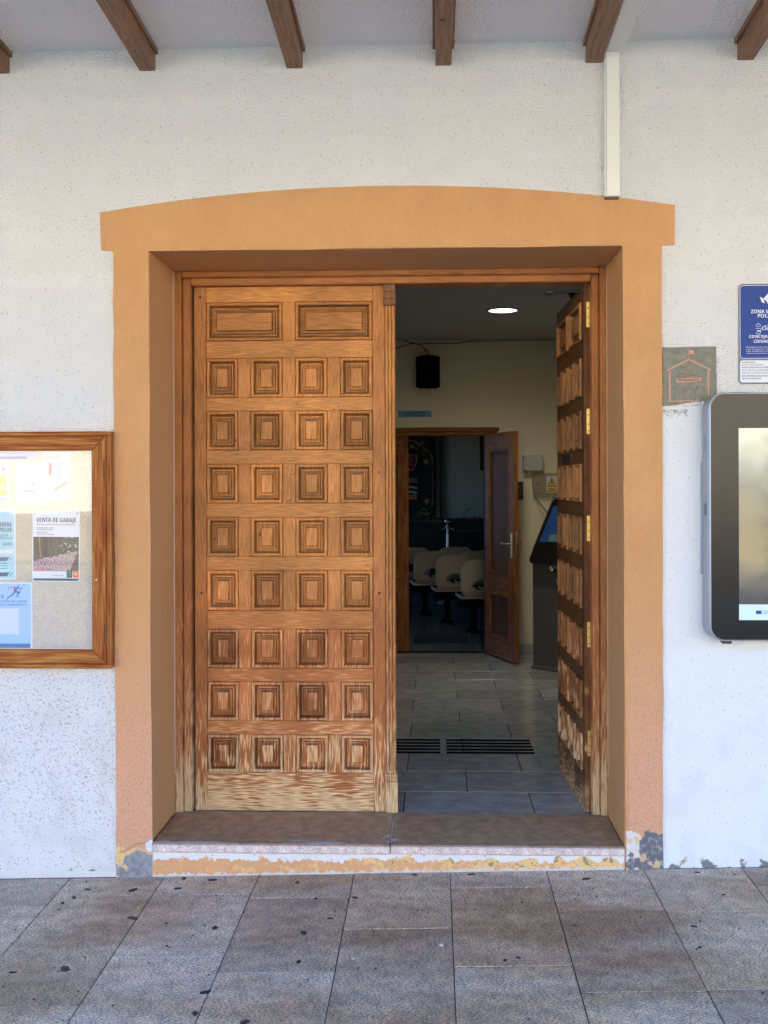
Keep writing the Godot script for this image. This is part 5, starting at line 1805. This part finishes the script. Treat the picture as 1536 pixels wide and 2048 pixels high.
	hz.extrude(PackedVector2Array([Vector2(0.118, 0.088), Vector2(0.202, 0.088), Vector2(0.16, 0.174)]), 0.0427, 0.0431)
	put(stk, "triangle_edge", hz.mesh(), blk)
	var hy := MB.new()
	hy.extrude(PackedVector2Array([Vector2(0.127, 0.0935), Vector2(0.193, 0.0935), Vector2(0.16, 0.162)]), 0.0431, 0.0435)
	put(stk, "triangle_field", hy.mesh(), yel)
	var bt := MB.new()
	bt.extrude(PackedVector2Array([Vector2(0.155, 0.146), Vector2(0.160, 0.146), Vector2(0.159, 0.128), Vector2(0.166, 0.128), Vector2(0.163, 0.099), Vector2(0.159, 0.120), Vector2(0.153, 0.121)]), 0.0435, 0.0439)
	put(stk, "bolt", bt.mesh(), blk)
	bx(stk, "caption_field", Vector3(0.118, 0.038, 0.0427), Vector3(0.202, 0.077, 0.0431), yel)
	text(stk, "RIESGO", Vector3(0.16, 0.061, 0.0432), 0.012, blk, 0.048, 1, true, 0.0005)
	text(stk, "ELÉCTRICO", Vector3(0.16, 0.043, 0.0432), 0.012, blk, 0.074, 1, true, 0.0005)
	var wp := thing("wall_intercom", "black box on the wall between the inner door leaf and the fuse panel", "intercom", Vector3(0.70, 1.49, -5.45))
	bx(wp, "body", Vector3(0, 0, 0.0005), Vector3(0.096, 0.158, 0.03), mat(lin(0.012, 0.011, 0.011), 0.5), 0.004)
	bx(wp, "front", Vector3(0.006, 0.03, 0.0301), Vector3(0.09, 0.15, 0.034), mat(lin(0.02, 0.018, 0.018), 0.4), 0.003)
	# the self-service kiosk, turned towards the left of the hall
	var k := thing("information_kiosk", "dark grey floor standing touch kiosk half hidden behind the open door leaf", "kiosk", Vector3(1.055, FY, -4.52))
	k.rotation.y = -0.80
	var body := mat(lin(0.085, 0.085, 0.09), 0.45)
	var prof := PackedVector2Array([Vector2(0.13, 0.03), Vector2(0.13, 0.985), Vector2(-0.13, 1.40), Vector2(-0.17, 1.40), Vector2(-0.17, 0.03)])
	# profile in depth (x) and height (y), swept across the width
	var kb := MB.new()
	kb.extrude(prof, -0.235, 0.235, 0.012)
	var kn := put(k, "cabinet", kb.mesh(), body)
	kn.rotation.y = -PI / 2
	bx(k, "plinth", Vector3(-0.245, 0.0, -0.18), Vector3(0.245, 0.03, 0.14), mat(lin(0.12, 0.12, 0.125), 0.5), 0.006)
	var face := Node3D.new()
	# the sloping face: origin at its lower front edge, y up the slope
	var tilt := atan2(0.26, 0.415)
	var bez := MB.new()
	bez.extrude(rounded(-0.212, -0.14, 0.212, 0.475, 0.05, 5), 0.0, 0.006, 0.002)
	var bz := put(k, "bezel", bez.mesh(), mat(lin(0.010, 0.010, 0.012), 0.15))
	bz.transform = Transform3D(Basis(Vector3.RIGHT, -tilt), Vector3(0, 0.985, 0.1305) + Vector3(0, 0, 0.0))
	face.free()
	var lowb := MB.new()
	lowb.extrude(rounded(-0.20, 0.885, 0.20, 1.0, 0.03, 4), 0.1295, 0.137, 0.002)
	put(k, "bezel_lip", lowb.mesh(), mat(lin(0.010, 0.010, 0.012), 0.2))
	var scr := bx(bz, "screen", Vector3(-0.175, 0.06, 0.006), Vector3(0.175, 0.40, 0.0068), glow(Color(0.17, 0.35, 0.56), 0.045))
	bx(bz, "screen_logo", Vector3(-0.09, 0.07, 0.0069), Vector3(0.02, 0.13, 0.0073), glow(Color(0.5, 0.6, 0.5), 0.04))
	bx(k, "ticket_slot", Vector3(-0.15, 0.865, 0.1302), Vector3(0.15, 0.885, 0.134), mat(lin(0.14, 0.14, 0.14), 0.4), 0.003)
	bx(k, "printer_mouth", Vector3(-0.02, 0.80, 0.1302), Vector3(0.10, 0.835, 0.133), mat(lin(0.01, 0.01, 0.01), 0.5), 0.002)
	# the black strips of the two floor grilles
	for q in [[-0.75, 0.031, "long black slotted floor grille running behind the shut door leaf"], [0.066, 0.556, "short black slotted floor grille in the middle of the hall floor"]]:
		var g := thing("floor_grille" if q[0] < 0 else "floor_grille_001", q[2], "floor grille", Vector3(0, FY, 0), "floor grilles inside the door")
		for j in 5:
			var z := -1.632 - j * 0.0775
			bx(g, "slot", Vector3(q[0], 0.0005, z - 0.036), Vector3(q[1], 0.003, z), matt(lin(0.004, 0.004, 0.005)))

# ------------------------------------------------------------------ things in the assembly room
func chair_shell() -> ArrayMesh:
	# a moulded back with a hand hole, bent round the sitter, and the seat under it; the back is seen
	var outer := rounded(-0.225, 0.0, 0.225, 0.395, 0.115, 8)
	var hc := Vector2(0, 0.155)
	var b := MB.new()
	var bend := func(p: Vector2, t: float) -> Vector3: return Vector3(p.x, p.y, -1.1 * p.x * p.x + 0.20 * p.y - 0.5 * maxf(0, 0.10 - p.y) * maxf(0, 0.10 - p.y) * 10.0 - t)
	var hole := PackedVector2Array()
	for p in outer:
		var dd := (p - hc).normalized()
		var r := 0.0
		if dd.y >= 0:
			r = minf(0.038 / maxf(dd.y, 1e-4), 0.125 / maxf(absf(dd.x), 1e-4))
		else:
			r = 1.0 / sqrt(pow(dd.x / 0.125, 2) + pow(dd.y / 0.072, 2))
		hole.append(hc + dd * r)
	var n := outer.size()
	b.smooth(true)
	var steps := 4
	for i in n:
		var j := (i + 1) % n
		for s in steps:
			var s0 := s / float(steps)
			var s1 := (s + 1) / float(steps)
			var p0 := outer[i].lerp(hole[i], s0)
			var p1 := outer[j].lerp(hole[j], s0)
			var p2 := outer[j].lerp(hole[j], s1)
			var p3 := outer[i].lerp(hole[i], s1)
			b.quad(bend.call(p0, 0), bend.call(p1, 0), bend.call(p2, 0), bend.call(p3, 0))
			b.quad(bend.call(p3, 0.008), bend.call(p2, 0.008), bend.call(p1, 0.008), bend.call(p0, 0.008))
	b.smooth(false)
	for i in n:
		var j := (i + 1) % n
		b.quad(bend.call(outer[i], 0.008), bend.call(outer[j], 0.008), bend.call(outer[j], 0), bend.call(outer[i], 0))
		b.quad(bend.call(hole[i], 0), bend.call(hole[j], 0), bend.call(hole[j], 0.008), bend.call(hole[i], 0.008))
	b.box(Vector3(-0.215, -0.012, -0.46), Vector3(0.215, 0.006, -0.055), 0.006)
	b.box(Vector3(-0.235, -0.006, -0.44), Vector3(-0.2155, 0.022, -0.04), 0.004)
	b.box(Vector3(0.2155, -0.006, -0.44), Vector3(0.235, 0.022, -0.04), 0.004)
	return b.mesh()

func salon_things() -> void:
	var shell := mat(lin(0.52, 0.47, 0.36), 0.5)
	var steel := matt(lin(0.006, 0.006, 0.0065))
	var mesh := chair_shell()
	# rows of linked seats on beams, one behind another, each row set further left
	var lead := [["nearest row of linked beige plastic seats, by the open inner door leaf", -7.0, 0.245, 1], ["second row of linked beige plastic seats, behind the nearest row", -7.8, -0.012, 2], ["third row of linked beige plastic seats, second from the front desk", -8.6, -0.266, 2], ["farthest row of linked beige plastic seats, nearest the dark desk", -9.4, -0.52, 3]]
	for q in lead:
		var row := thing("beam_seating" if q[1] == -7.0 else "beam_seating_%03d" % int(round((-7.0 - q[1]) / 0.8)), q[0], "seating", Vector3(q[2], FY, q[1]), "rows of linked seats in the assembly room")
		row.rotation.y = 0.10
		var count: int = q[3]
		var zf := 0.32
		bx(row, "beam", Vector3(0.0, 0.25, zf - 0.33), Vector3(0.53 * count, 0.31, zf - 0.27), steel, 0.004)
		for k in count:
			var x := 0.23 + 0.53 * k
			var sh := put(row, "seat_shell", mesh, shell)
			sh.position = Vector3(x, 0.355, zf - 0.10)
			bx(row, "seat_bracket", Vector3(x - 0.17, 0.275, zf - 0.42), Vector3(x + 0.17, 0.34, zf - 0.16), steel, 0.004)
			var bt := MB.new()
			bt.lathe(Vector3(x, 0.355 + 0.265, zf - 0.10 + 0.053), Vector3.BACK, [Vector2(0.006, -0.002), Vector2(0.005, 0.002), Vector2(0, 0.002)], 8)
			put(row, "rivet", bt.mesh(), steel)
		var lg := MB.new()
		lg.box(Vector3(0.125, 0.02, zf - 0.33), Vector3(0.185, 0.25, zf - 0.27), 0.006)
		lg.box(Vector3(0.115, 0.0, zf - 0.50), Vector3(0.195, 0.02, zf - 0.10), 0.005)
		lg.box(Vector3(0.08, 0.0, zf - 0.34), Vector3(0.23, 0.012, zf - 0.26), 0.004)
		put(row, "leg", lg.mesh(), steel)
	# the desk on the platform with its microphones
	var desk := thing("speakers_desk", "long black desk across the far end of the assembly room", "desk", Vector3(0, FY, -11.3))
	bx(desk, "front", Vector3(-3.0, 0, -0.3), Vector3(3.0, 0.985, 0.0), mat(lin(0.012, 0.011, 0.011), 0.7))
	bx(desk, "top", Vector3(-3.05, 0.986, -0.9), Vector3(3.05, 1.03, 0.05), mat(lin(0.015, 0.013, 0.012), 0.5), 0.004)
	bx(desk, "rail", Vector3(0.33, 0.86, 0.0), Vector3(0.85, 0.876, 0.012), mat(lin(0.06, 0.055, 0.05), 0.4), 0.002)
	var mk := mat(lin(0.008, 0.008, 0.008), 0.5)
	for q in [["goose_neck_microphone", "upright gooseneck microphone on the black desk", [Vector3(0, 0, 0), Vector3(0.012, 0.06, 0), Vector3(0.045, 0.115, 0), Vector3(0.09, 0.155, 0)], 0.416], ["goose_neck_microphone_001", "gooseneck microphone bent flat over the black desk", [Vector3(0, 0, 0), Vector3(-0.004, 0.028, 0), Vector3(-0.04, 0.036, 0), Vector3(-0.095, 0.022, 0)], 0.655]]:
		var mc := thing(q[0], q[1], "microphone", Vector3(q[3], FY + 1.03, -11.3), "microphones on the desk")
		tubes(mc, "neck", q[2], 0.006, mk, 6)
		var pts: Array = q[2]
		tubes(mc, "capsule", [pts[-2].lerp(pts[-1], 0.6), pts[-1]], 0.011, mk, 8)
		bx(mc, "base", Vector3(-0.035, 0, -0.05), Vector3(0.035, 0.012, 0.05), mk, 0.003)
	# the rope barrier post
	var st := thing("barrier_post", "chromed rope barrier post with a ball top behind the seats", "barrier post", Vector3(0.176, FY, -9.9))
	var chrome := mat(lin(0.45, 0.45, 0.46), 0.25, 1.0)
	var po := MB.new()
	po.lathe(Vector3.ZERO, Vector3.UP, [Vector2(0.16, 0.0), Vector2(0.155, 0.012), Vector2(0.04, 0.035), Vector2(0.021, 0.06), Vector2(0.021, 0.955)], 20)
	put(st, "post", po.mesh(), chrome)
	var ba := MB.new()
	ba.lathe(Vector3(0, 0.955, 0), Vector3.UP, [Vector2(0.021, 0.0), Vector2(0.03, 0.008), Vector2(0.03, 0.03), Vector2(0.018, 0.04), Vector2(0.03, 0.052), Vector2(0.043, 0.075), Vector2(0.046, 0.092), Vector2(0.04, 0.115), Vector2(0.022, 0.132), Vector2(0, 0.137)], 18)
	put(st, "ball_top", ba.mesh(), chrome)
	for s in [-1, 1]:
		tubes(st, "rope_hook", [Vector3(0.02 * s, 0.97, 0), Vector3(0.05 * s, 0.955, 0), Vector3(0.08 * s, 0.93, 0)], 0.007, chrome, 6)
		tubes(st, "rope", [Vector3(0.08 * s, 0.93, 0), Vector3(0.3 * s, 0.78, 0.02), Vector3(0.6 * s, 0.70, 0.04)], 0.014, mat(lin(0.02, 0.012, 0.014), 0.8), 6)
	# the embroidered hanging with the town's arms
	var hg := thing("heraldic_hanging", "black wall hanging with a gold scroll border, red crown and striped shield", "wall hanging", Vector3(-0.392, 1.07, -12.88))
	bx(hg, "cloth", Vector3(-0.52, 0, 0), Vector3(0.43, 1.45, 0.02), mat(lin(0.010, 0.009, 0.009), 0.9))
	bx(hg, "frame_strip", Vector3(0.455, 0.0, 0.0), Vector3(0.475, 1.46, 0.03), mat(lin(0.10, 0.075, 0.055), 0.5), 0.003)
	bx(hg, "side_curtain", Vector3(0.478, 0.0, 0.0), Vector3(0.50, 1.46, 0.05), mat(lin(0.014, 0.016, 0.014), 0.9))
	var gold := mat(lin(0.30, 0.20, 0.07), 0.6)
	var dull := mat(lin(0.14, 0.07, 0.045), 0.7)
	bx(hg, "border_line", Vector3(0.362, 0.24, 0.02), Vector3(0.382, 1.02, 0.026), dull)
	var curl := func(cx: float, cy: float, r: float, a0: float, turns: float, flip: float) -> Array:
		var path := []
		for k in 20:
			var t := k / 19.0
			var w := a0 + flip * turns * TAU * t
			path.append(Vector3(cx + r * (1.0 - 0.72 * t) * cos(w), cy + r * (1.0 - 0.72 * t) * sin(w), 0.024))
		return path
	for q in [[0.135, 1.17, 0.062, 0.4, 1.3, 1.0], [0.25, 1.07, 0.058, 0.6, 1.3, 1.0], [0.24, 0.16, 0.062, -0.4, 1.3, -1.0], [0.13, 0.05, 0.05, 0.3, 1.2, 1.0]]:
		var u := MB.new()
		u.tube(curl.call(q[0], q[1], q[2], q[3], q[4], q[5]), 0.010, 5)
		put(hg, "gold_scroll", u.mesh(), gold if q[1] > 0.1 else dull)
	tubes(hg, "gold_stem", [Vector3(-0.02, 1.27, 0.024), Vector3(0.10, 1.25, 0.024), Vector3(0.19, 1.20, 0.024), Vector3(0.25, 1.13, 0.024), Vector3(0.33, 1.09, 0.024), Vector3(0.365, 1.0, 0.024), Vector3(0.372, 0.9, 0.024)], 0.011, gold, 5)
	tubes(hg, "gold_stem", [Vector3(0.372, 0.36, 0.024), Vector3(0.365, 0.25, 0.024), Vector3(0.34, 0.14, 0.024), Vector3(0.28, 0.095, 0.024)], 0.010, gold, 5)
	for q in [[0.05, 1.17, 1.0, gold], [0.27, 0.93, 1.0, gold], [0.22, 1.23, -1.0, dull], [0.12, 1.02, -1.0, dull], [0.28, 0.31, -1.0, gold], [0.16, 0.13, 1.0, dull], [0.30, 0.03, 1.0, dull]]:
		var lf := MB.new()
		var pv := PackedVector2Array()
		for k in 10:
			var w := TAU * k / 10
			var r := 0.052 if k % 2 == 0 else 0.022
			pv.append(Vector2(q[0] + r * cos(w + q[2] * 0.4), q[1] + r * 1.2 * sin(w + q[2] * 0.4)))
		lf.extrude(pv, 0.02, 0.026)
		put(hg, "leaf", lf.mesh(), q[3])
	var red := mat(lin(0.16, 0.015, 0.015), 0.7)
	var silver := mat(lin(0.42, 0.42, 0.42), 0.6)
	var crown := MB.new()
	crown.extrude(PackedVector2Array([Vector2(-0.09, 0.79), Vector2(0.07, 0.79), Vector2(0.125, 0.94), Vector2(0.10, 1.01), Vector2(0.02, 1.03), Vector2(-0.12, 1.03), Vector2(-0.15, 0.94)]), 0.02, 0.028)
	put(hg, "crown", crown.mesh(), red)
	for q in [[Vector3(0.0, 1.04, 0.03), Vector3(0.08, 1.035, 0.03), Vector3(0.128, 0.99, 0.03), Vector3(0.125, 0.93, 0.03), Vector3(0.07, 0.79, 0.03)], [Vector3(0.0, 1.04, 0.03), Vector3(0.04, 0.97, 0.03), Vector3(0.045, 0.86, 0.03)], [Vector3(-0.09, 0.80, 0.03), Vector3(0.07, 0.80, 0.03)]]:
		tubes(hg, "crown_band", q, 0.008, mat(lin(0.42, 0.22, 0.24), 0.5), 5)
	for k in 6:
		var y: float = [0.645, 0.605, 0.53, 0.455, 0.385, 0.345][k]
		if k in [2, 3]:
			var wv := MB.new()
			var up := PackedVector2Array()
			var dn := PackedVector2Array()
			for j in 13:
				var x := -0.13 + j * 0.0217
				up.append(Vector2(x, y + 0.016 + 0.010 * sin(j * 0.9 + 1.0)))
				dn.append(Vector2(x, y - 0.016 + 0.010 * sin(j * 0.9 + 1.0)))
			dn.reverse()
			up.append_array(dn)
			wv.extrude(up, 0.02, 0.026)
			put(hg, "silver_wave", wv.mesh(), silver)
		else:
			bx(hg, "gold_stripe", Vector3(-0.13, y, 0.02), Vector3(0.128, y + 0.032, 0.026), mat(lin(0.34, 0.17, 0.05), 0.6))
	# the dark screen at the right of the far wall
	var tv := thing("wall_television", "dark flat screen at the edge of the far wall of the assembly room", "television", Vector3(0.712, 1.86, -12.88))
	bx(tv, "body", Vector3(0, 0, 0), Vector3(1.1, 0.66, 0.06), mat(lin(0.01, 0.01, 0.01), 0.4), 0.006)
	bx(tv, "panel", Vector3(0.02, 0.02, 0.0601), Vector3(1.08, 0.64, 0.064), mat(lin(0.008, 0.008, 0.01), 0.12))
	# the dark mat inside the inner door
	var mt := bx(self, "door_mat", Vector3(-0.2, FY, -6.6), Vector3(0.32, FY + 0.008, -6.1), mat(lin(0.02, 0.02, 0.022), 0.95), 0.003)
	tag(mt, "thin dark mat on the floor just inside the inner door", "mat")
